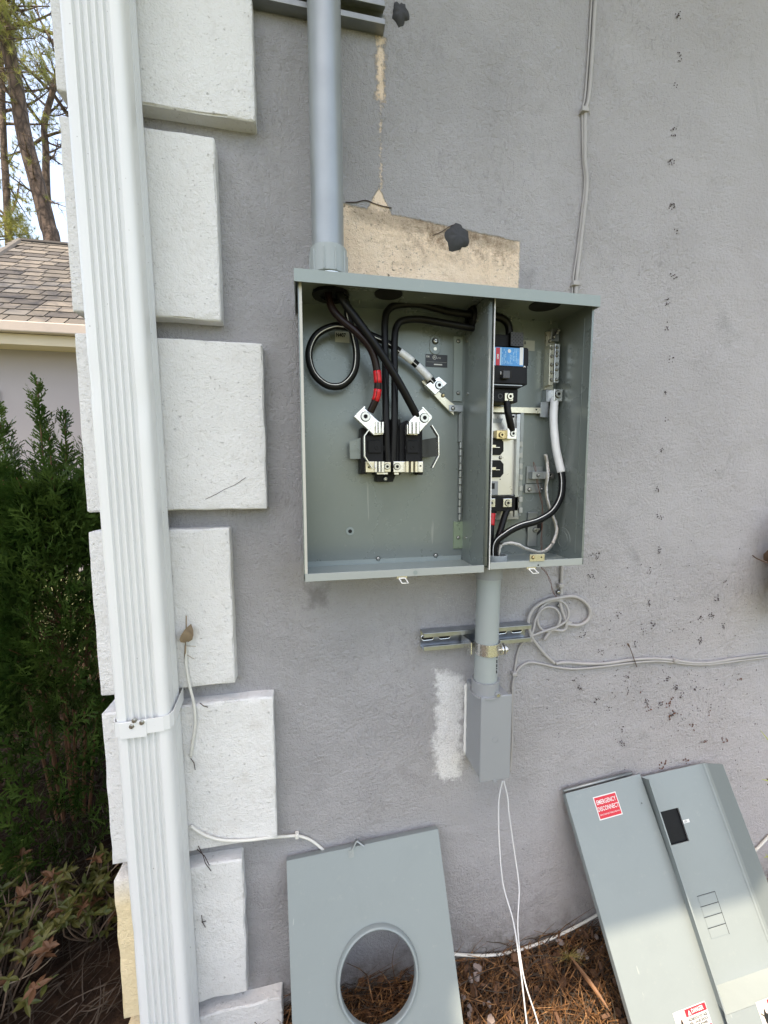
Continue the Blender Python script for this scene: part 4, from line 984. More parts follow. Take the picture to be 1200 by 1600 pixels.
WB = 'cable_white'
wall_cable('white_cable', [(288, 985, -.034), (290, 1010, -.036), (291, 1040, -.036), (296, 1070, -.037), (303, 1100, -.037), (305, 1130, -.037), (301, 1160, -.036), (298, 1182, -.034)], .0028, WB, 'white cable looping out beside the downspout strap')
wall_cable('white_cable', [(298, 1290, -.034), (308, 1298, -.035), (325, 1307, -.035), (350, 1313, -.035), (385, 1313, -.034), (420, 1309, -.030), (445, 1307, -.012), (464, 1306, -.006), (482, 1311, -.005), (497, 1321, -.005), (510, 1333, -.005), (530, 1352, -.005)], .0030, WB, 'white cable along the foot of the long quoin, ducking behind the ring cover')
wall_cable('white_cable', [(655, 1485, -.006), (680, 1489, -.006), (710, 1491, -.006), (745, 1493, -.006), (780, 1491, -.006), (815, 1483, -.006), (850, 1471, -.006), (890, 1453, -.006), (930, 1431, -.006), (980, 1400, -.006)], .0033, WB, 'white cable lying along the base of the wall above the pine straw')
wall_cable('white_cable', [(1140, 1362, -.006), (1165, 1341, -.006), (1183, 1326, -.006), (1215, 1292, -.006)], .0034, WB, 'white cable rising along the wall right of the deep cover pan')
c = at(464, 1306, -.008); tag(MB().box(c.x - .004, c.x + .004, -.012, 0, c.z - .006, c.z + .006).build('cable_clip', M['cable_white'], None, bevel=.002), 'small white clip on the low cable left of the ring cover', 'clip')
g2 = 'wires hanging from the junction box'
wall_cable('hanging_wire', [(785, 1220, -.045), (780, 1245, -.050), (779, 1268, -.055), (780, 1314, -.065), (786, 1381, -.09), (802, 1440, -.13), (813, 1512, -.17), (822, 1590, -.20), (829, 1640, -.22)], .0016, 'cable_pale', 'left one of two pale wires hanging from the junction box to the straw', group=g2)
wall_cable('hanging_wire', [(787, 1220, -.045), (793, 1245, -.050), (795, 1268, -.055), (803, 1327, -.065), (811, 1386, -.09), (809, 1450, -.13), (818, 1525, -.17), (838, 1590, -.20), (852, 1640, -.22)], .0016, 'cable_pale', 'right one of two pale wires hanging from the junction box to the straw', group=g2)

# dried leaf stuck beside the downspout
def leaf_mesh(b, P, d, nrm, L, W, bend=.2, n=4):
    d = d.normalized(); s = d.cross(nrm).normalized(); nn = s.cross(d)
    idx = len(b.v)
    for k in range(n + 1):
        t_ = k / n; w = W * math.sin(math.pi * min(1, .08 + t_ * .92)) ** .8 * (1 if k < n else 0.05)
        c = P + d * L * t_ - nn * bend * L * t_ * t_
        b.v += [tuple(c - s * w / 2 + nn * w * .18), tuple(c), tuple(c + s * w / 2 + nn * w * .18)]
    for k in range(n):
        a = idx + 3 * k; b.f += [(a, a + 1, a + 4, a + 3), (a + 1, a + 2, a + 5, a + 4)]; b.mi += [b.cur, b.cur]
b = MB(); P = at(292, 1002, -.040)
leaf_mesh(b, P, Vector((.25, -.25, .9)), Vector((0, -1, 0)), .036, .020); leaf_mesh(b, P + Vector((0, -.002, 0)), Vector((.1, -.5, .8)), Vector((.3, -1, 0)), .026, .024, .4)
b.tube([at(290, 1010, -.038), at(291, 985, -.041), at(291, 962, -.043)], .0012, 5); b.tube([at(290, 1009, -.036), at(306, 1010, -.042)], .0005, 4); b.tube([at(290, 1022, -.036), at(304, 1030, -.042)], .0005, 4)
b.tube([at(289, 1030, -.036), at(290, 1008, -.04)], .0018, 5)
tag(b.build('dried_leaf', simple('dried_leaf_brown', (.26, .19, .12), .7, var=.4, scale=60), None, smooth=True), 'dried brown leaf caught between the downspout and a short quoin', 'leaf')
b = MB()
for pts in ([(298, 1185), (303, 1192), (305, 1203)], [(312, 1098), (318, 1103), (325, 1105)], [(310, 1322), (317, 1336), (321, 1349), (330, 1361)], [(308, 1327), (320, 1338), (327, 1352)], [(315, 1430), (316, 1440), (321, 1449)], [(315, 1441), (322, 1439)]):
    b.tube([at(a, c_, -.034) for a, c_ in pts], .0008, 4)
tag(b.build('twig_litter', M['creeper'], None), 'tiny dark dry tendrils clinging to the lower quoins', 'twigs', kind='stuff')

# ------------------------------------------------------------------ the three loose covers
class Fr:
    def __init__(s, o, u, v):
        s.o = Vector(o); s.u = Vector(u).normalized(); v = Vector(v); s.v = (v - s.u * v.dot(s.u)).normalized(); s.n = s.v.cross(s.u).normalized()
        if s.n.y > 0: s.n = -s.n
    def p(s, a, b_, c=0.0): return s.o + s.u * a + s.v * b_ + s.n * c
    def uv(s, px, py, h=0.0):
        q = hit(px, py, s.o + s.n * h, s.n) - s.o; return q.dot(s.u), q.dot(s.v)
def fbox(b, F, u0, u1, v0, v1, n0, n1):
    P = [F.p(u0, v0, n1), F.p(u1, v0, n1), F.p(u1, v1, n1), F.p(u0, v1, n1)]; Q = [F.p(u0, v0, n0), F.p(u1, v0, n0), F.p(u1, v1, n0), F.p(u0, v1, n0)]
    b.prism(P, Q); return b

# C: meter cover with the ring
tl = at(448, 1345, -.02); tr = at(684, 1295, -.02)
F = Fr(tl, tr - tl, (.013, -.11, -.25)); W = (tr - tl).length; L = .45
cv = thing('meter_cover', 'grey steel cover with a large round ring hole, leaning left of the wires', 'cover', F.p(W / 2, L))
hu, hv = F.uv(591, 1526, .004)
hr = abs(F.uv(655, 1510, .004)[0] - F.uv(524, 1520, .004)[0]) / 2
b = MB(); N = 48; V = [];
outer = []
for k in range(N):
    a = 2 * math.pi * k / N; c_, s_ = math.cos(a), math.sin(a)
    V.append(F.p(hu + hr * c_, hv + hr * s_))
    # square ray to the plate edge
    tx = ((W - hu) / c_ if c_ > 1e-6 else (-hu / c_ if c_ < -1e-6 else 1e9)); ty = ((L - hv) / s_ if s_ > 1e-6 else (-hv / s_ if s_ < -1e-6 else 1e9)); t_ = min(tx, ty)
    outer.append((hu + t_ * c_, hv + t_ * s_))
# snap corner rays
for cu_, cv_ in ((0, 0), (W, 0), (W, L), (0, L)):
    k = min(range(N), key=lambda i: (outer[i][0] - cu_) ** 2 + (outer[i][1] - cv_) ** 2); outer[k] = (cu_, cv_)
V += [F.p(u_, v_) for u_, v_ in outer]
b.add(V, [(k, N + k, N + (k + 1) % N, (k + 1) % N) for k in range(N)])
fbox(b, F, 0, .0016, .0005, L, -.018, -.0004); fbox(b, F, W - .0016, W, .0005, L, -.018, -.0004); fbox(b, F, .0016, W - .0016, .0004, .002, -.018, -.0004); fbox(b, F, .0016, W - .0016, L - .002, L - .0004, -.018, -.0004)
o = b.build('face_plate', M['cover'], cv); o.modifiers.new('solid', 'SOLIDIFY').thickness = .0014
b = MB(); prof_ = [(1.0, -.002), (.995, .002), (.975, .0085), (.955, .0115), (.925, .0125), (.905, .0105), (.900, .004), (.900, -.004)]; 
for (q, h) in prof_:
    for k in range(N): a = 2 * math.pi * k / N; b.v.append(tuple(F.p(hu + hr * q * math.cos(a), hv + hr * q * math.sin(a), h)))
for j in range(len(prof_) - 1):
    for k in range(N): b.f.append((j * N + k, j * N + (k + 1) % N, (j + 1) * N + (k + 1) % N, (j + 1) * N + k)); b.mi.append(0)
b.build('raised_ring', M['cover'], cv, smooth=True)
# latch bracket over the top edge
u0, v0 = F.uv(549, 1334, .004)
b = MB()
fbox(b, F, u0 - .006, u0 + .006, v0 - .006, v0 + .008, .001, .0028)
P0 = F.p(u0 + .001, v0 - .006, .002); P1 = F.p(u0 + .014, -.012, .002); P2 = F.p(u0 + .030, .000, .006)
for A, B_ in ((P0, P1), (P1, P2)):
    d = (B_ - A).normalized(); s_ = F.n * .006; w = d.cross(F.n) * .0014
    b.prism([A - w - s_, A + w - s_, B_ + w - s_, B_ - w - s_], [A - w + s_, A + w + s_, B_ + w + s_, B_ - w + s_])
b.tube([F.p(u0, v0 + .001, .0028), F.p(u0, v0 + .001, .0042)], .0022, 10)
b.build('latch_bracket', M['galv_dark'], cv)

# A: breaker door
tlA = at(883, 1240, -.02); trA = at(1000, 1209, -.02); FA = Fr(tlA, trA - tlA, (.005, -.2, -.363)); WA = (trA - tlA).length; LA = .50
ca = thing('breaker_door', 'flat grey steel door with a red disconnect sticker, leaning half in sunlight', 'cover', FA.p(WA / 2, LA))
b = MB(); fbox(b, FA, 0, WA, 0, LA, -.0016, 0); fbox(b, FA, 0, .0016, .003, LA, -.016, -.0018); fbox(b, FA, WA - .0016, WA, .003, LA, -.016, -.0018)
fbox(b, FA, .0018, WA - .0018, LA - .0018, LA, -.016, -.0018)
o = b.build('face_plate', M['cover'], ca, bevel=.0012)
b = MB(); b.tube([FA.p(.001, -.004, -.008), FA.p(WA - .018, -.004, -.008)], .0038, 8); b.build('rolled_edge', M['galv_dark'], ca, smooth=True)
def sticker(F, c0, c1, h, mat, parent, name='sticker'):
    b = MB(); fbox(b, F, c0[0], c1[0], c0[1], c1[1], h, h + .0003); return b.build(name, mat, parent)
s0 = FA.uv(926, 1246); s1 = FA.uv(973, 1272); su0, sv0, su1, sv1 = s0[0], s0[1], s1[0], s1[1]
st = sticker(FA, (su0, sv0), (su1, sv1), .0002, M['label_white'], ca, 'warning_sticker')
sticker(FA, (su0 + .0022, sv0 + .0022), (su1 - .0022, sv1 - .0022), .0006, M['label_red'], st, 'red_field')
sw = su1 - su0; sh = sv1 - sv0
for i, (txt, fy, sz, sq) in enumerate((('EMERGENCY', .27, .0160, None), ('DISCONNECT', .56, .0160, None), ('DISCONNECTING MEANS', .80, .0055, None))):
    o = text_mesh(txt, sz, (0, 0, 0), EX, EZ_, M['label_white'], st, align='CENTER', bold=.0002 if i < 2 else 0)
    xs = [v.co.x for v in o.data.vertices]; k = (sw * (.84 if i == 0 else .90 if i == 1 else .84)) / (max(xs) - min(xs)); mx_ = (max(xs) + min(xs)) / 2
    for v in o.data.vertices: v.co = FA.p((su0 + su1) / 2 + (v.co.x - mx_) * k, sv0 + sh * fy - v.co.z * (.82 if i < 2 else .8), .0012)
def danger(F, u0, v0, parent, h=.0002):
    st = sticker(F, (u0, v0), (u0 + .082, v0 + .062), h, M['label_white'], parent, 'danger_sticker')
    sticker(F, (u0 + .0012, v0 + .0012), (u0 + .027, v0 + .061), h + .0004, M['label_peach'], st, 'pictogram_field')
    sticker(F, (u0 + .028, v0 + .0012), (u0 + .081, v0 + .013), h + .0004, M['label_red'], st, 'red_band')
    sticker(F, (u0 + .028, v0 + .0345), (u0 + .081, v0 + .046), h + .0004, M['label_red'], st, 'red_band')
    b = MB(); q = h + .0008
    b.add([F.p(u0 + .034, v0 + .0115, q), F.p(u0 + .042, v0 + .0115, q), F.p(u0 + .038, v0 + .0035, q)], [(0, 1, 2)])
    b.add([F.p(u0 + .034, v0 + .0445, q), F.p(u0 + .042, v0 + .0445, q), F.p(u0 + .038, v0 + .0365, q)], [(0, 1, 2)])
    b.build('alert_triangle', M['label_white'], st)
    for (t_, uu, vv, sz, mt, width) in (('DANGER', .044, .0072, .0095, 'label_white', .030), ('PELIGRO', .044, .0402, .0095, 'label_white', .030),
            ('HAZARDOUS VOLTAGE', .030, .0185, .006, 'label_black', .048), ('WILL CAUSE SHOCK', .030, .0245, .006, 'label_black', .048), ('TURN OFF POWER', .030, .0303, .006, 'label_black', .044),
            ('TENSION PELIGROSA', .030, .0515, .006, 'label_black', .048)):
        o = text_mesh(t_, sz, (0, 0, 0), EX, EZ_, M[mt], st, bold=.0002)
        xs = [v.co.x for v in o.data.vertices]; k = width / (max(xs) - min(xs))
        for v in o.data.vertices: v.co = F.p(u0 + uu + (v.co.x - min(xs)) * k, v0 + vv - v.co.z, q)
    b = MB()     # hand and spark pictogram
    hand = [(.010, .022), (.013, .014), (.016, .013), (.0165, .020), (.020, .021), (.022, .030), (.021, .040), (.0235, .060), (.014, .060), (.013, .040), (.009, .033)]
    b.add([F.p(u0 + a, v0 + c_, q) for a, c_ in hand], [tuple(range(len(hand)))])
    bolt = [(.003, .017), (.010, .022), (.0095, .024), (.0135, .030), (.0085, .0265), (.009, .0245), (.0025, .019)]
    b.add([F.p(u0 + a, v0 + c_, q) for a, c_ in bolt], [tuple(range(len(bolt)))])
    b.build('hand_pictogram', M['label_black'], st)
du, dv_ = FA.uv(1102, 1560); danger(FA, WA - .082 - .037, dv_ + .003, ca)
u_, v_ = FA.uv(1002, 1255); b = MB(); b.tube([FA.p(u_, v_, 0), FA.p(u_, v_, .0006)], .0022, 8); b.build('small_hole', M['dark_hole'], ca)
b = MB()
for k in range(6): u_, v_ = FA.uv(1000 + k * .5, 1250 + k * 2); b.tube([FA.p(u_, v_, .0002), FA.p(u_, v_, .0007)], .0016, 6)
b.build('paint_chip', M['galv_dark'], ca)

# B: deep pan (dead front) with raised rims
tlB = at(1001, 1214, -.012); trB = at(1100, 1192, -.012); FB = Fr(tlB, trB - tlB, (.005, -.2, -.375))
WB_ = (trB - tlB).length; LB = .52; H = .040
cbn = thing('dead_front_pan', 'deep grey steel pan with a black square opening, rightmost of the leaning covers', 'cover', FB.p(WB_ / 2, LB))
vb_ = FB.uv(1150, 1530)[1]           # where the floor meets the bottom wall
T2 = .0014
fl_ = MB()
# floor with openings: the black breaker window and four twist-out tabs
wu0, wv0 = FB.uv(1032, 1268); wu1, wv1 = FB.uv(1075, 1314); wv0 = FB.uv(1046, 1265)[1]; wu0 = FB.uv(1033, 1270)[0] 
qa, qb, qc, qd = FB.uv(1031, 1268), FB.uv(1061, 1262), FB.uv(1075, 1314), FB.uv(1045, 1322)
wu0 = (qa[0] + qd[0]) / 2; wu1 = (qb[0] + qc[0]) / 2; wv0 = (qa[1] + qb[1]) / 2; wv1 = (qc[1] + qd[1]) / 2
us = [0, wu0, wu1, WB_]; vs_l = [0, wv0, wv1, vb_]
for i in range(3):
    for j in range(3):
        if i == 1 and j == 1: continue
        fl_.add([FB.p(us[i], vs_l[j]), FB.p(us[i + 1], vs_l[j]), FB.p(us[i + 1], vs_l[j + 1]), FB.p(us[i], vs_l[j + 1])], [(0, 1, 2, 3)])
o = fl_.build('pan_floor', M['cover'], cbn); s_ = o.modifiers.new('solid', 'SOLIDIFY'); s_.thickness = T2; s_.offset = 0
b = MB(); fbox(b, FB, wu0 - .001, wu1 + .001, wv0 - .001, wv1 + .001, -.006, -.0045); b.build('opening_backing', M['black_plastic'], cbn)
slope = .006
def wallq(b, pts): b.add(pts, [(0, 1, 2, 3)])
lw = MB(); wallq(lw, [FB.p(-slope * .6, 0, H * .9), FB.p(0, 0, 0), FB.p(0, vb_, 0), FB.p(-slope * .6, vb_ + .022, H)])
wallq(lw, [FB.p(-slope * .6, 0, H * .9), FB.p(-slope * .6, vb_ + .022, H), FB.p(-slope * .6 - .003, vb_ + .022, H), FB.p(-slope * .6 - .003, 0, H * .9)])
o = lw.build('left_rim', M['cover'], cbn); s_ = o.modifiers.new('solid', 'SOLIDIFY'); s_.thickness = .0014
# right rim slopes outwards, rounded foot
rm = MB(); rp_ = [(WB_ - .006, 0), (WB_ - .001, .0012), (WB_ + .003, .006), (WB_ + .018, H)]
for v_, lst in ((0, rp_), (vb_ + .022, rp_)):
    for (a, h) in lst: rm.v.append(tuple(FB.p(a, v_ if h > .02 or v_ == 0 else vb_, h + .0004)))
for k in range(3): rm.f.append((k, k + 1, 5 + k, 4 + k)); rm.mi.append(0)
o = rm.build('right_rim', M['cover'], cbn); s_ = o.modifiers.new('solid', 'SOLIDIFY'); s_.thickness = .0014
bt = MB(); wallq(bt, [FB.p(0, vb_, .0002), FB.p(WB_ + .0, vb_, .0002), FB.p(WB_ + .018, vb_ + .022, H), FB.p(-slope * .6, vb_ + .022, H)])
o = bt.build('bottom_rim', M['cover'], cbn); s_ = o.modifiers.new('solid', 'SOLIDIFY'); s_.thickness = .0014
b = MB(); fbox(b, FB, -slope * .6 - .003, WB_ + .018, vb_ + .0222, LB, H - .0016, H); b.build('lower_apron', M['cover'], cbn, bevel=.0006)
su_, sv_ = FB.uv(1180, 1562, H); danger(FB, su_ - .002, sv_ + .004, cbn, H + .0003)
# twist-out tabs
u0_, v0_ = FB.uv(1089, 1400); u1_, _ = FB.uv(1116, 1393); _, v1_ = FB.uv(1118, 1466)
tw_ = (u1_ - u0_); th_ = (v1_ - v0_) / 4
for k in range(4):
    b = MB(); a = v0_ + th_ * k
    fbox(b, FB, u0_, u0_ + tw_, a + .0014, a + th_ - .0014, .0009, .0016)
    tb = b.build('twist_out', M['cover'], cbn, bevel=.0003, seg=1)
    g = MB(); fbox(g, FB, u0_ - .0012, u0_ + tw_ + .0012, a - .0001, a + .0008, .00075, .0010); fbox(g, FB, u0_ + tw_ + .0004, u0_ + tw_ + .0014, a, a + th_, .00075, .0010)
    g.build('slit', M['black_plastic'], tb)
wl_ = FB.uv(1069, 1281); b = MB(); fbox(b, FB, wu1 + .0005, wu1 + .019, FB.uv(1070, 1283)[1] - .003, FB.uv(1070, 1283)[1] + .004, .0009, .0013); lbw = b.build('small_label', M['label_white'], cbn)
b = MB(); fbox(b, FB, wu1 + .004, wu1 + .011, FB.uv(1070, 1283)[1] - .0012, FB.uv(1070, 1283)[1] - .0002, .00135, .0015); fbox(b, FB, wu1 + .003, wu1 + .012, FB.uv(1070, 1283)[1] + .0012, FB.uv(1070, 1283)[1] + .0022, .00135, .0015); b.build('fine_print', M['caulk'], lbw)

# ------------------------------------------------------------------ right edge: dry leaf clump and weeds
random.seed(9)
dl = MB()
for k in range(60):
    P = Vector((1.215 + random.uniform(-.02, .16), random.uniform(-.11, -.01), .955 + random.uniform(-.09, .10)))
    leaf_mesh(dl, P, Vector((random.uniform(-.6, .8), random.uniform(-.8, .2), random.uniform(-1, .6))), Vector((random.uniform(-1, 1), -1, random.uniform(-1, 1))), random.uniform(.05, .09), random.uniform(.03, .05), random.uniform(0, .6))
dl.tube(smooth_path([at(1176, 868, -.03), at(1183, 873, -.03), at(1200, 880, -.05)], 3), .0016, 5)
dl.tube(smooth_path([at(1230, 800, -.04), at(1215, 860, -.05), at(1225, 960, -.04)], 3), .008, 7)
tag(dl.build('dry_leaf_clump', simple('dry_leaf_dark', (.10, .06, .04), .8, var=.6, scale=30), None), 'dark clump of dry brown leaves against the wall at the right photo edge', 'leaf clump')
wd = thing('weed', 'yellow green weed with slender blades poking in from the right edge', 'weed', (1.55, -.32, gz(1.55, -.32)))
for (P0, P1, P2) in ((at(1225, 1190, -.10), at(1210, 1168, -.10), at(1188, 1141, -.10)), (at(1240, 1235, -.10), at(1215, 1224, -.10), at(1191, 1218, -.10)), (at(1230, 1380, -.15), at(1210, 1352, -.12), at(1196, 1334, -.12)), (at(1240, 1360, -.15), at(1215, 1338, -.12), at(1194, 1340, -.12))):
    base_ = Vector((1.55, -.32, gz(1.55, -.32))); pth = smooth_path([base_, (base_ + P0) / 2 + Vector((0, 0, .05)), P0, P1, P2], 5); b = MB()
    for i, p in enumerate(pth):
        t_ = i / (len(pth) - 1); w = .0042 * (1 - t_ ** 3) + .0004; b.v += [tuple(p + Vector((0, 0, w))), tuple(p - Vector((0, 0, w)))]
    for i in range(len(pth) - 1): b.f.append((2 * i, 2 * i + 2, 2 * i + 3, 2 * i + 1)); b.mi.append(0)
    o = b.build('blade', M['grass'], wd)
    s_ = o.modifiers.new('solid', 'SOLIDIFY'); s_.thickness = .0006

# ------------------------------------------------------------------ pine straw and mulch
def straw_field(name, n, x0, x1, y0, y1, lo, hi, mat, label, seed, wid=.0011, lift=.05, skip=None):
    random.seed(seed); b = MB()
    V = b.v; Fc = b.f
    for _ in range(n):
        x = random.uniform(x0, x1); y = random.uniform(y0, y1)
        if skip and skip(x, y): continue
        L_ = random.uniform(lo, hi); a = random.uniform(0, 6.283) if random.random() < .6 else random.gauss(.5, .5)
        pit_ = random.gauss(0, .22); cv_ = random.gauss(0, 1.0); z0_ = gz(x, y) + random.uniform(.0, .03) + abs(random.gauss(0, .006)); p = Vector((x, y, z0_)); w = wid * random.uniform(.6, 1.4)
        i0 = len(V); seg_ = 3
        for k in range(seg_ + 1):
            t_ = k / seg_; d = Vector((math.cos(a), math.sin(a), pit_)); s2 = Vector((-math.sin(a), math.cos(a), 0)) * w * (1 - .7 * t_)
            V.append((p.x + s2.x, p.y + s2.y, p.z)); V.append((p.x - s2.x, p.y - s2.y, p.z + w * .5))
            p = p + d * (L_ / seg_); a += cv_ / seg_ * .6; g_ = gz(p.x, p.y) + .002
            if p.z < g_: p.z = g_
            if p.y > -.002 and -.33 < p.x < 5: p.y = -.002 - random.random() * .004
        for k in range(seg_): q = i0 + 2 * k; Fc.append((q, q + 2, q + 3, q + 1)); b.mi.append(0)
    o = b.build(name, M[mat], None); return tag(o, label, 'pine straw', kind='stuff')
straw_field('pine_straw', 15000, -.35, 2.2, -.62, 0, .05, .16, 'straw', 'loose orange brown pine straw spread below the wall', 1)
straw_field('dark_pine_straw', 7000, -.35, 2.2, -.5, 0, .04, .12, 'straw_dark', 'old dark pine straw mixed in below the wall', 2)
straw_field('left_litter', 6000, -2.4, -.40, -.7, 1.1, .04, .13, 'straw_dark', 'dark needle litter on the ground left of the house corner', 3, wid=.0014)
random.seed(12)
ch = MB()
for k in range(420):
    x = random.uniform(.1, 2.0); y = -abs(random.gauss(0, .13)) - .003; z_ = gz(x, y) + random.uniform(.004, .03); s_ = random.uniform(.006, .017)
    d = Vector((random.gauss(0, 1), random.gauss(0, 1), random.gauss(0, .5))).normalized(); u = d.orthogonal().normalized(); w = d.cross(u); P = Vector((x, y, z_))
    R = [P + u * math.cos(a) * s_ * random.uniform(.6, 1) + w * math.sin(a) * s_ * random.uniform(.5, 1) for a in (0, 1.2, 2.4, 3.6, 4.9)]
    ch.prism([r_ + d * s_ * .2 for r_ in R], [r_ - d * s_ * .2 for r_ in R])
tag(ch.build('bark_mulch', M['bark_chip'], None), 'brown bark chips showing along the wall base', 'mulch', kind='stuff')
ch = MB()
for k in range(26):
    px = random.choice([random.uniform(715, 770), random.uniform(860, 960)]); P = hit(px, random.uniform(1500, 1590) if px < 800 else random.uniform(1440, 1500), Vector((0, 0, -.03)), Vector((0, 0, 1)))
    if P.y > -.004: P.y = -.006 - random.random() * .03
    s_ = random.uniform(.002, .0065) if random.random() < .7 else random.uniform(.006, .011); P.z = gz(P.x, P.y) + .028
    R = [P + Vector((math.cos(a), math.sin(a), 0)) * s_ * random.uniform(.6, 1.1) for a in (0, 1.1, 2.2, 3.3, 4.5, 5.4)]
    ch.prism([r_ + Vector((0, 0, s_ * .6)) for r_ in R][::-1], [r_ - Vector((0, 0, s_ * .4)) for r_ in R][::-1])
tag(ch.build('pale_chips', M['stone_chip'], None, bevel=0), 'small pale stone chips scattered in the straw by the wall', 'stone chips', kind='stuff')
# big dead strap leaf and a green needle tuft in the straw
P = hit(890, 1520, Vector((0, 0, -.05)), Vector((0, 0, 1))); b = MB(); leaf_mesh(b, P + Vector((0, 0, .045)), Vector((.25, -1, -.05)), Vector((0, 0, 1)), .11, .011, .05, 6)
tag(b.build('strap_leaf', simple('tan_strap_leaf', (.20, .10, .05), .6, var=.3, scale=60), None), 'long tan strap leaf lying on the sunlit pine straw', 'leaf')
b = MB(); P = hit(888, 1500, Vector((0, 0, -.02)), Vector((0, 0, 1))); P.z += .01; random.seed(4)
for k in range(60):
    a = random.uniform(0, 6.28); d = Vector((math.cos(a), math.sin(a) * .6 - .3, random.uniform(.2, .9))).normalized(); L_ = random.uniform(.03, .06)
    q = P + d * L_ + Vector((0, 0, -L_ * .2)); s_ = d.orthogonal().normalized() * .0006; b.add([P - s_, P + s_, q], [(0, 1, 2)])
tag(b.build('needle_tuft', leaf_mat('old_green_needles', (.16, .13, .04), (.30, .24, .08)), None), 'tuft of faded yellow green needles on the pine straw by the wires', 'needle tuft')

# ------------------------------------------------------------------ arborvitae
def spray(b, P, d, up, L_, rng, tips=False):
    """flat forked spray of scale leaves: a stem with alternating forked side shoots"""
    d = d.normalized(); s = d.cross(up)
    if s.length < .05: s = d.orthogonal()
    s = s.normalized()
    def strip(p, q, w):
        e = (q - p).normalized(); t_ = e.cross(d.cross(s)).normalized() * w
        b.v += [tuple(p - t_), tuple(p + t_), tuple(q + t_ * .55), tuple(q - t_ * .55)]; i = len(b.v) - 4; b.f.append((i, i + 1, i + 2, i + 3)); b.mi.append(b.cur)
    nseg = 5; w = .0021
    droop = Vector((0, 0, -.12))
    strip(P, P + d * L_, w)
    for k in range(nseg):
        for sg in (-1, 1):
            t_ = (k + rng.uniform(.2, .95)) / nseg; c = P + d * L_ * t_
            if rng.random() < .14: continue
            l1 = L_ * .42 * (1.1 - t_ * .7) * rng.uniform(.55, 1.35); e = (d * rng.uniform(.7, 1.3) + s * sg * .7 + d.cross(s) * rng.uniform(-.45, .45)).normalized(); q = c + e * l1
            strip(c, q, w * .95)
            for j in (.45, .8):
                for s3 in (-1, 1):
                    e2 = (e + (d * .8 if s3 * sg < 0 else s * sg * .8 + d * .1)).normalized(); r_ = c + e * l1 * j
                    strip(r_, r_ + e2 * l1 * .36, w * .9)
def arborvitae(cx, cy, h, R, n, seed, label, cat='shrub'):
    rng = random.Random(seed); t = thing('arborvitae', label, cat, (cx, cy, gz(cx, cy)))
    fo = MB(); st_ = MB()
    tops = [(0, 0, 1.0), (-.34, .0, .95), (.16, .1, .93), (.52, -.1, .97), (.36, .2, .90), (-.55, -.1, .80), (.22, -.3, .88), (-.2, -.3, .90), (.7, .0, .86)]
    for (tx, ty, th) in tops:
        base_ = Vector((cx + tx * R * .2, cy + ty * R * .2, 0)); tp = Vector((cx + tx * R * .9, cy + ty * R * .9, h * th))
        st_.tube(smooth_path([base_, base_.lerp(tp, .4) + Vector((0, 0, .05)), tp], 8), [.005 * (1 - i / 17) + .0012 for i in range(17)], 6)
        for k in range(64):       # leader sprays
            t_ = rng.uniform(.62, 1.0); p = base_.lerp(tp, t_); a = rng.uniform(0, 6.28); l_ = (.035 + .11 * (1 - t_) / .34) * rng.uniform(.7, 1.2)
            dd = Vector((math.cos(a) * .6, math.sin(a) * .6, 1.1)); spray(fo, p, dd, Vector((0, 0, 1)), l_, rng)
    for k in range(n):
        t_ = rng.random() ** .8; z_ = .04 + t_ * h * .74; a = rng.uniform(0, 6.283)
        rad = R * max(0, 1 - (z_ / (h * .90)) ** 1.7) ** .9 * (1 + .20 * math.sin(a * 3 + z_ * 4) + .14 * math.sin(z_ * 13 + a * 2)) * rng.uniform(.62, 1.04) ** .8
        p = Vector((cx + math.cos(a) * rad, cy + math.sin(a) * rad, z_ + gz(cx, cy)))
        out = Vector((math.cos(a), math.sin(a), 0)); tilt = rng.uniform(.3, 1.3)
        dd = out * rng.uniform(.5, 1) + Vector((rng.gauss(0, .3), rng.gauss(0, .3), tilt)); upv = Vector((math.sin(a), -math.cos(a), rng.gauss(0, .4))) if rng.random() < .6 else Vector((rng.gauss(0, 1), rng.gauss(0, 1), 1))
        spray(fo, p, dd, upv, rng.uniform(.055, .11), rng)
    co = MB()   # twiggy inner mass
    for k in range(90):
        z_ = rng.uniform(.5, h * .75); a = rng.uniform(0, 6.28); rr = R * .75 * (1 - (z_ / h) ** 2) ; st_.tube([Vector((cx, cy, z_ * .9)), Vector((cx + math.cos(a) * rr, cy + math.sin(a) * rr, z_ + .12))], [.003, .001], 4)
    o = fo.build('foliage', M['arb'], t); o['kind'] = 'stuff'
    st_.build('stems', M['twig_red'], t)
    return t
ac = at(62, 585, .62)
arborvitae(ac.x - .03, .66, 1.49, .38, 7200, 3, 'dense dark green arborvitae standing left of the downspout')
ac2 = at(-60, 800, .9); arborvitae(-1.70, .95, 1.05, .34, 2600, 8, 'second arborvitae mostly beyond the left photo edge')

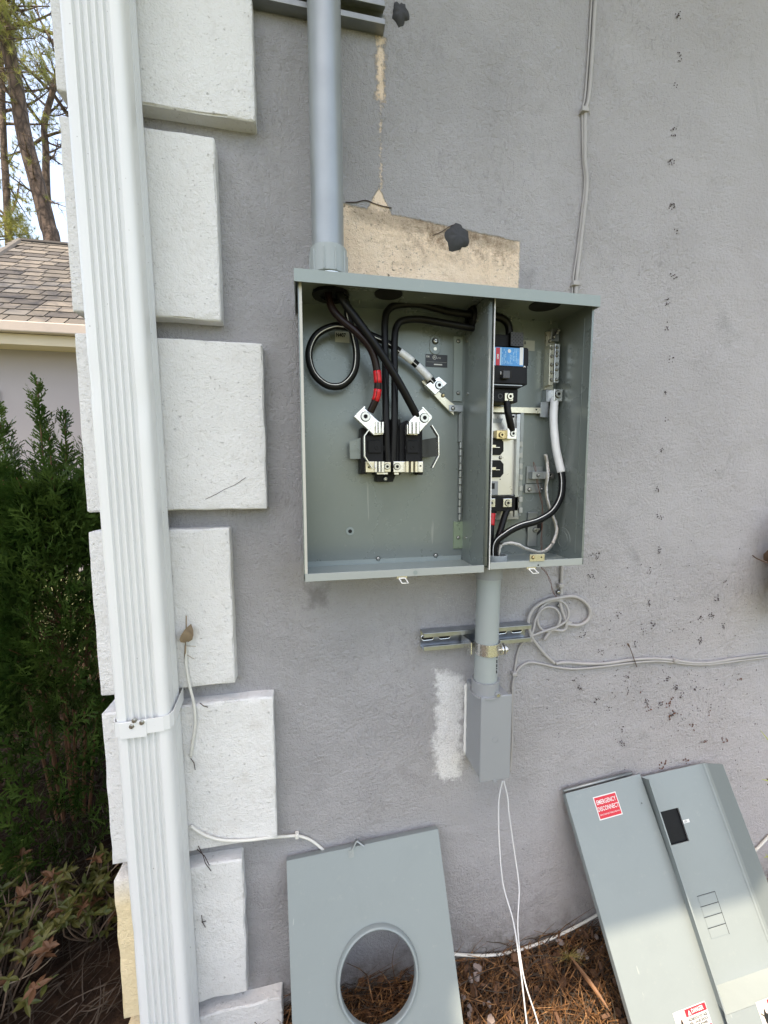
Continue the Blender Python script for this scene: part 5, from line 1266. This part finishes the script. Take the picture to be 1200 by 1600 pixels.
# low azalea-like shrubs
def low_shrub(cx, cy, h, R, seed, label, n=26, group=None):
    rng = random.Random(seed); t = thing('low_shrub', label, 'shrub', (cx, cy, gz(cx, cy)), group)
    st_ = MB(); lv = MB(); rd = MB()
    for k in range(n):
        a = rng.uniform(0, 6.28); rr = R * math.sqrt(rng.random()); tip = Vector((cx + math.cos(a) * rr, cy + math.sin(a) * rr, gz(cx, cy) + h * rng.uniform(.45, 1))); b0 = Vector((cx + math.cos(a) * rr * .3, cy + math.sin(a) * rr * .3, gz(cx, cy)))
        mid_ = b0.lerp(tip, .5) + Vector((rng.gauss(0, .02), rng.gauss(0, .02), .01)); pth = smooth_path([b0, mid_, tip], 4); st_.tube(pth, [.0022 - .0001 * i for i in range(len(pth))], 5)
        for w in range(rng.randint(1, 3)):
            c = tip if w == 0 else pth[rng.randint(4, len(pth) - 1)] + Vector((rng.gauss(0, .02), rng.gauss(0, .02), 0))
            if w: st_.tube([pth[5], c], .0009, 4)
            m_ = rng.randint(4, 7); tgt = lv if rng.random() < .72 else rd
            for j in range(m_):
                q = 6.28 * j / m_ + rng.uniform(-.3, .3); d = Vector((math.cos(q), math.sin(q), rng.uniform(-.2, .9))); leaf_mesh(tgt, c, d, Vector((0, 0, 1)) + Vector((rng.gauss(0, .3), rng.gauss(0, .3), 0)), rng.uniform(.016, .034), rng.uniform(.008, .013), rng.uniform(0, .5), 3)
    st_.build('stems', M['twig'], t); o = lv.build('leaves', M['azalea'], t); o['kind'] = 'stuff'; o = rd.build('dead_leaves', M['azalea_red'], t); o['kind'] = 'stuff'
    return t
low_shrub(-.72, .12, .22, .17, 1, 'low olive leaved shrub in front of the arborvitae, nearest the quoins', 70)
low_shrub(-.98, .02, .24, .20, 2, 'low shrub with brown leaves below the arborvitae at the left edge', 80)
low_shrub(-.66, -.16, .12, .13, 3, 'small low shrub with yellow green leaves at the bottom left corner', 44)
low_shrub(-.55, .24, .16, .10, 5, 'small twiggy shrub tucked against the house corner', 34)
low_shrub(-1.35, .15, .24, .22, 7, 'low shrub beyond the left photo edge', 24)
b = MB()
rng = random.Random(31)
for k in range(12):
    p = Vector((rng.uniform(-1.1, -.42), rng.uniform(-.2, .3), rng.uniform(.0, .12))); a = rng.uniform(0, 6.28); q = p + Vector((math.cos(a) * .12, math.sin(a) * .08, rng.uniform(-.01, .12))); b.tube(smooth_path([p, (p + q) / 2 + Vector((rng.gauss(0, .015), 0, rng.gauss(0, .015))), q], 3), [.0013, .0013, .0012, .0011, .0010, .0008, .0005], 4)
tag(b.build('fallen_twigs', simple('grey_twig', (.26, .21, .15), .8, var=.3), None), 'pale fallen twigs tangled over the ground left of the corner', 'twigs', kind='stuff')

# ------------------------------------------------------------------ neighbouring house
NY = 5.6
eL = at(0, 505, NY - .35); ez = eL.z
nh = thing('neighbour_house', 'neighbouring grey stucco house with brown shingle hip roof', 'house', (-4, NY, 0), kind='structure')
MB().box(-9, -1.2, NY, NY + 6, -.2, ez - .12).build('stucco_wall', M['far_wall'], nh)
ey = NY - .35
MB().box(-9.4, -.9, ey - .09, ey, ez - .11, ez + .02).build('gutter', M['far_gutter'], nh, bevel=.015)
MB().box(-9.4, -.9, ey + .002, ey + .03, ez - .24, ez - .112).build('fascia', M['far_trim'], nh)
MB().box(-9.4, -.9, ey + .032, NY + .3, ez - .22, ez - .20).build('soffit', M['far_trim'], nh)
RS = .80
rdir = Vector((0, 1, RS)).normalized(); RN = Vector((0, -RS, 1)).normalized(); RO = Vector((0, ey - .05, ez + .02))
ridge = hit(60, 380, RO, RN); hipb = hit(0, 398, RO, RN); hipt = hit(30, 378, RO, RN)
# roof body under the shingles
slopeL = (ridge - RO).dot(rdir)
RX0 = hipt.x
b = MB(); e0 = RO + Vector((-.9, 0, 0)); 
y1_ = RO.y + rdir.y * slopeL; z1_ = RO.z + rdir.z * slopeL
xl_e = RX0 - (hipt.x - hipb.x) / max(.05, (hipt - hipb).dot(rdir)) * slopeL
b.add([(xl_e, RO.y, RO.z - .012), (-.6, RO.y, RO.z - .012), (-.6, y1_, z1_ - .012), (RX0, y1_, z1_ - .012), (RX0, y1_ + .3, z1_ - .012), (-.6, 2 * y1_ - RO.y, RO.z - .012), (xl_e, 2 * y1_ - RO.y, RO.z - .012)], [(0, 1, 2, 3), (0, 3, 6), (3, 2, 5, 6)])
roof = b.build('roof', M['roofing'], nh)
random.seed(77)
EXPO = .19; row = 0; protos = {}
def shingle_proto(w, k):
    key = (w, k)
    if key not in protos:
        V = [(0, -EXPO * 1.12, .018), (w, -EXPO * 1.12, .018), (w, .04, .004), (0, .04, .004)]
        me = bpy.data.meshes.new('shingle'); R3 = Matrix((Vector((1, 0, 0)), rdir, RN)).transposed()
        pts = [R3 @ Vector((x, y, z)) for x, y, z in V] + [R3 @ Vector((x, y, z - .015)) for x, y, z in V]
        me.from_pydata([tuple(p) for p in pts], [], [(0, 1, 2, 3), (0, 4, 5, 1), (0, 3, 7, 4), (1, 5, 6, 2)]); me.materials.append(SH[k]); protos[key] = me
    return protos[key]
count = 0; far = MB()
R3 = Matrix((Vector((1, 0, 0)), rdir, RN)).transposed()
while row * EXPO < slopeL:
    s_ = (row + 1) * EXPO; xhip = xl_e + (RX0 - xl_e) * (row * EXPO / slopeL)
    x = -1.2 - random.uniform(0, .3)
    while x > xhip + .1:
        w = random.choice((.2, .26, .32, .36)); x -= w
        p = RO + rdir * s_ + Vector((x - RO.x, 0, 0)); k = random.choice((0, 0, 1, 1, 2, 3))
        rel = p - EYE; vz = rel.dot(FWD); px_ = 600 + FPX * rel.dot(RIGHT) / vz
        if -45 < px_ < 150 and count < 300:
            o = bpy.data.objects.new('shingle', shingle_proto(round(w - .016, 3), k)); col.objects.link(o); o.parent = roof
            o.location = p; count += 1
        else:
            q = [p + R3 @ Vector(v) for v in ((0, -EXPO * 1.12, .012), (w - .006, -EXPO * 1.12, .012), (w - .006, .04, .004), (0, .04, .004))]; far.add(q, [(0, 1, 2, 3)])
    row += 1
o = far.build('shingle_field', M['roofing'], roof); o['kind'] = 'stuff'
rc = MB(); rc.tube([(RX0, y1_, z1_ + .01), (-.8, y1_, z1_ + .01)], .05, 8); rc.build('ridge_cap', SH[2], roof)
rc = MB(); rc.tube([(xl_e, RO.y, RO.z + .01), (RX0, y1_, z1_ + .01)], .05, 8); rc.build('hip_cap', SH[3], roof)
a = at(2, 640, NY); b_ = at(2, 668, NY)
MB().box(a.x - .9, a.x, NY - .04, NY - .002, b_.z, a.z + .25).build('shutter', M['far_white'], nh)
a = at(10, 716, NY); MB().box(a.x - .9, a.x, NY - .05, NY - .002, .2, a.z).build('door_frame', M['far_white'], nh)
MB().box(a.x - .8, a.x - .1, NY - .056, NY - .0505, .25, a.z - .12).build('door_panel', M['far_gutter'], nh)

# ------------------------------------------------------------------ pines
def tuft(b, P, r_, rng, n=22, wd_=.006):
    for _ in range(n):
        d = Vector((rng.gauss(0, 1), rng.gauss(0, 1), rng.gauss(.25, .9))).normalized(); s = d.orthogonal().normalized() * wd_; q = P + d * r_ * rng.uniform(.6, 1.1)
        b.v += [tuple(P - s), tuple(P + s), tuple(q)]; i = len(b.v) - 3; b.f.append((i, i + 1, i + 2)); b.mi.append(0)
def tree(label, path, radii, branches, seed, tuft_r=.16, per=9, name='pine_tree', tn=20, wd_=.007):
    rng = random.Random(seed); root = thing(name, label, 'tree', path[0])
    P = smooth_path(path, 6); R = [radii[0] + (radii[1] - radii[0]) * i / (len(P) - 1) * 1.0 for i in range(len(P))]
    MB().tube(P, R, 10).build('trunk', M['bark'], root, smooth=True)
    bl = MB(); fo = MB()
    for (t_, d, l_, leafy) in branches:
        p = P[int(t_ * (len(P) - 1))]; d = Vector(d).normalized(); q1 = p + d * l_ * .5 + Vector((rng.gauss(0, .1), rng.gauss(0, .1), rng.gauss(0, .1))) * l_ * .5; q2 = p + d * l_ + Vector((0, 0, l_ * rng.uniform(-.05, .3)))
        pth = smooth_path([p, q1, q2], 5); r0 = .022 * l_ + .012; bl.tube(pth, [r0 * (1 - .85 * i / 10) for i in range(len(pth))], 5)
        for j in range(per):
            u = rng.uniform(.25, 1); c = pth[int(u * (len(pth) - 1))]; e = Vector((rng.gauss(0, 1), rng.gauss(0, 1), rng.gauss(.2, .7))).normalized() * rng.uniform(.15, .45) * max(.5, l_ * .5); c2 = c + e
            bl.tube([c, (c + c2) / 2 + Vector((rng.gauss(0, .03), rng.gauss(0, .03), 0)), c2], [r0 * .3, r0 * .2, .003], 4)
            for w in range(3):
                c3 = c2 + Vector((rng.gauss(0, .12), rng.gauss(0, .12), rng.gauss(0, .1))); bl.tube([c.lerp(c2, rng.uniform(.3, 1)), c3], [.005, .002], 3)
                if rng.random() < leafy: tuft(fo, c3, tuft_r, rng, tn, wd_)
    bl.build('branches', M['bark'], root)
    if fo.v: o = fo.build('crown', M['pine_leaf'], root); o['kind'] = 'stuff'
    return root
rg = random.Random(6)
TY = 12.5
pts = [at(96, 520, TY), at(86, 420, TY), at(74, 350, TY), at(58, 287, TY), at(38, 212, TY), at(26, 140, TY), at(10, 57, TY), at(-6, -30, TY), at(-20, -120, TY)]
pts[0].z = -.1
br_ = [(rg.uniform(.25, 1), (rg.gauss(0, 1), rg.gauss(-.2, .7), rg.gauss(.35, .4)), rg.uniform(.7, 1.6), 0.04) for _ in range(20)] + [(rg.uniform(.72, 1), (rg.gauss(0, 1), rg.gauss(-.2, .7), rg.gauss(.2, .4)), rg.uniform(1.0, 2.0), .45) for _ in range(16)]
tree('leaning pine with a bare brown trunk behind the neighbouring roof', pts, (.21, .14), br_, 4)
TY2 = 14.0
pts = [at(8, 520, TY2), at(12, 340, TY2), at(6, 230, TY2), at(2, 120, TY2), at(-4, 10, TY2), at(-10, -120, TY2)]; pts[0].z = -.1
br_ = [(rg.uniform(.2, 1), (rg.gauss(.3, 1), rg.gauss(0, .7), rg.gauss(.3, .4)), rg.uniform(.8, 2.0), .25 if i % 2 else .9) for i in range(26)]
tree('pine at the left edge with a dark upright trunk and yellow green needles', pts, (.10, .06), br_, 14)
pts = [at(72, 520, 15), at(74, 330, 15), at(72, 240, 15), at(70, 190, 15), at(88, 120, 15), at(96, 40, 15), at(98, -60, 15)]; pts[0].z = -.1
br_ = [(rg.uniform(.3, 1), (rg.gauss(0, 1), rg.gauss(0, .7), rg.gauss(.5, .5)), rg.uniform(.6, 2.2), 0.0) for i in range(34)]
tree('bare branched tree between the leaning pine and the quoins', pts, (.12, .05), br_, 24, name='bare_tree', per=10)
pts = [Vector((-13, 17, -.1)), Vector((-13, 17, 4)), Vector((-12.7, 17, 8)), Vector((-12.5, 17, 11))]
br_ = [(rg.uniform(.25, 1), (rg.gauss(0, 1), rg.gauss(-.2, .8), rg.gauss(.2, .4)), rg.uniform(1.2, 2.4), .8) for i in range(26)]
tree('far leafy pine low behind the hip of the neighbouring roof', pts, (.2, .08), br_, 34, tuft_r=.22, wd_=.01)

def crown_tree(label, base, blobs, seed, r_tuft=.13):
    rng = random.Random(seed); root = thing('pine_tree', label, 'tree', base); bx, by, bz = base
    top_ = max(p.z for p, _, _ in blobs)
    MB().tube(smooth_path([(bx, by, -.1), (bx, by, top_ * .5), (bx + .1, by, top_)], 6), [.11 - .005 * i for i in range(13)], 8).build('trunk', M['bark'], root, smooth=True)
    bl = MB(); fo = MB()
    for (c, r_, k_) in blobs:
        s0_ = Vector((bx, by, c.z - .6)); bl.tube(smooth_path([s0_, s0_.lerp(c, .5) + Vector((0, 0, .15)), c], 4), [.035 - .003 * i for i in range(9)], 5)
        for _ in range(k_):
            d = Vector((rng.gauss(0, 1), rng.gauss(0, 1), rng.gauss(0, .7))).normalized() * r_ * rng.random() ** .5; P = c + d
            if rng.random() < .3: bl.tube([c + d * .2, c + d * .7 + Vector((0, 0, .04)), P], [.008, .005, .002], 3)
            tuft(fo, P, r_tuft * rng.uniform(.7, 1.2), rng, 26, .0042)
    bl.build('branches', M['bark'], root); o = fo.build('crown', M['pine_leaf'], root); o['kind'] = 'stuff'
crown_tree('pine with yellow green needle clumps above the neighbouring roof, top left', (-8.6, 12.3, 0),
   [(at(px_, py_, 12.0), r_ * 1.65, k_) for px_, py_, r_, k_ in ((2, 20, .45, 50), (30, 45, .42, 34), (55, 60, .30, 22), (62, 112, .28, 26), (24, 105, .25, 8), (78, 10, .30, 14), (-40, 60, .6, 60), (-30, 150, .5, 30), (0, -60, .7, 60), (70, -70, .7, 40))], 61, .21)
crown_tree('young pine clump standing low behind the hip of the roof', (-9.2, 13.3, 0), [(at(8, 352, 13), .45, 60), (at(28, 345, 13), .40, 40), (at(20, 372, 13), .5, 50), (at(40, 366, 13), .3, 24)], 62, .19)
crown_tree('tall pine outside the photo whose crown dapples the neighbouring roof', (-6.8, 4.2, 0), [(Vector((-4.4, 4.9, 8.8)), .9, 60), (Vector((-3.6, 5.6, 9.2)), .8, 50), (Vector((-5.4, 5.6, 9.0)), .9, 50), (Vector((-3.0, 4.6, 9.0)), .5, 20)], 63, .30)
# broad tree just outside the photo on the left: it shades the shrubs and the corner
def shade_tree(cx, cy, h, blobs, seed, label, n=2600):
    rng = random.Random(seed); root = thing('shade_tree', label, 'tree', (cx, cy, 0))
    MB().tube(smooth_path([(cx, cy, -.1), (cx + .1, cy, h * .4), (cx, cy, h)], 6), [.17 - .008 * i for i in range(13)], 10).build('trunk', M['bark'], root, smooth=True)
    bl = MB(); fo = MB()
    for (bx, by, bz, r_, k_) in blobs:
        bl.tube(smooth_path([(cx, cy, min(bz - .3, h * .8)), ((cx + bx) / 2, (cy + by) / 2, bz - .2), (bx, by, bz)], 4), [.05 - .004 * i for i in range(9)], 6)
        for _ in range(k_):
            d = Vector((rng.gauss(0, 1), rng.gauss(0, 1), rng.gauss(0, .6))); d = d.normalized() * r_ * rng.random() ** .4; P = Vector((bx, by, bz)) + d
            leaf_mesh(fo, P, Vector((rng.gauss(0, 1), rng.gauss(0, 1), rng.gauss(0, 1))), Vector((rng.gauss(0, 1), rng.gauss(0, 1), 1)), .14, .085, .2, 2)
    bl.build('branches', M['bark'], root); o = fo.build('crown', M['shade_leaf'], root); o['kind'] = 'stuff'
shade_tree(-2.9, -1.1, 5.2, [(-2.1, -.9, 4.7, .75, 1300), (-1.25, -.85, 4.6, .62, 1300), (-1.3, -.2, 4.7, .6, 1000), (-2.2, .0, 4.9, .7, 1200), (-3.2, -.8, 5.2, .9, 900), (-1.2, -1.5, 4.7, .5, 700)], 5, 'leafy tree just left of the photo that shades the corner shrubs')
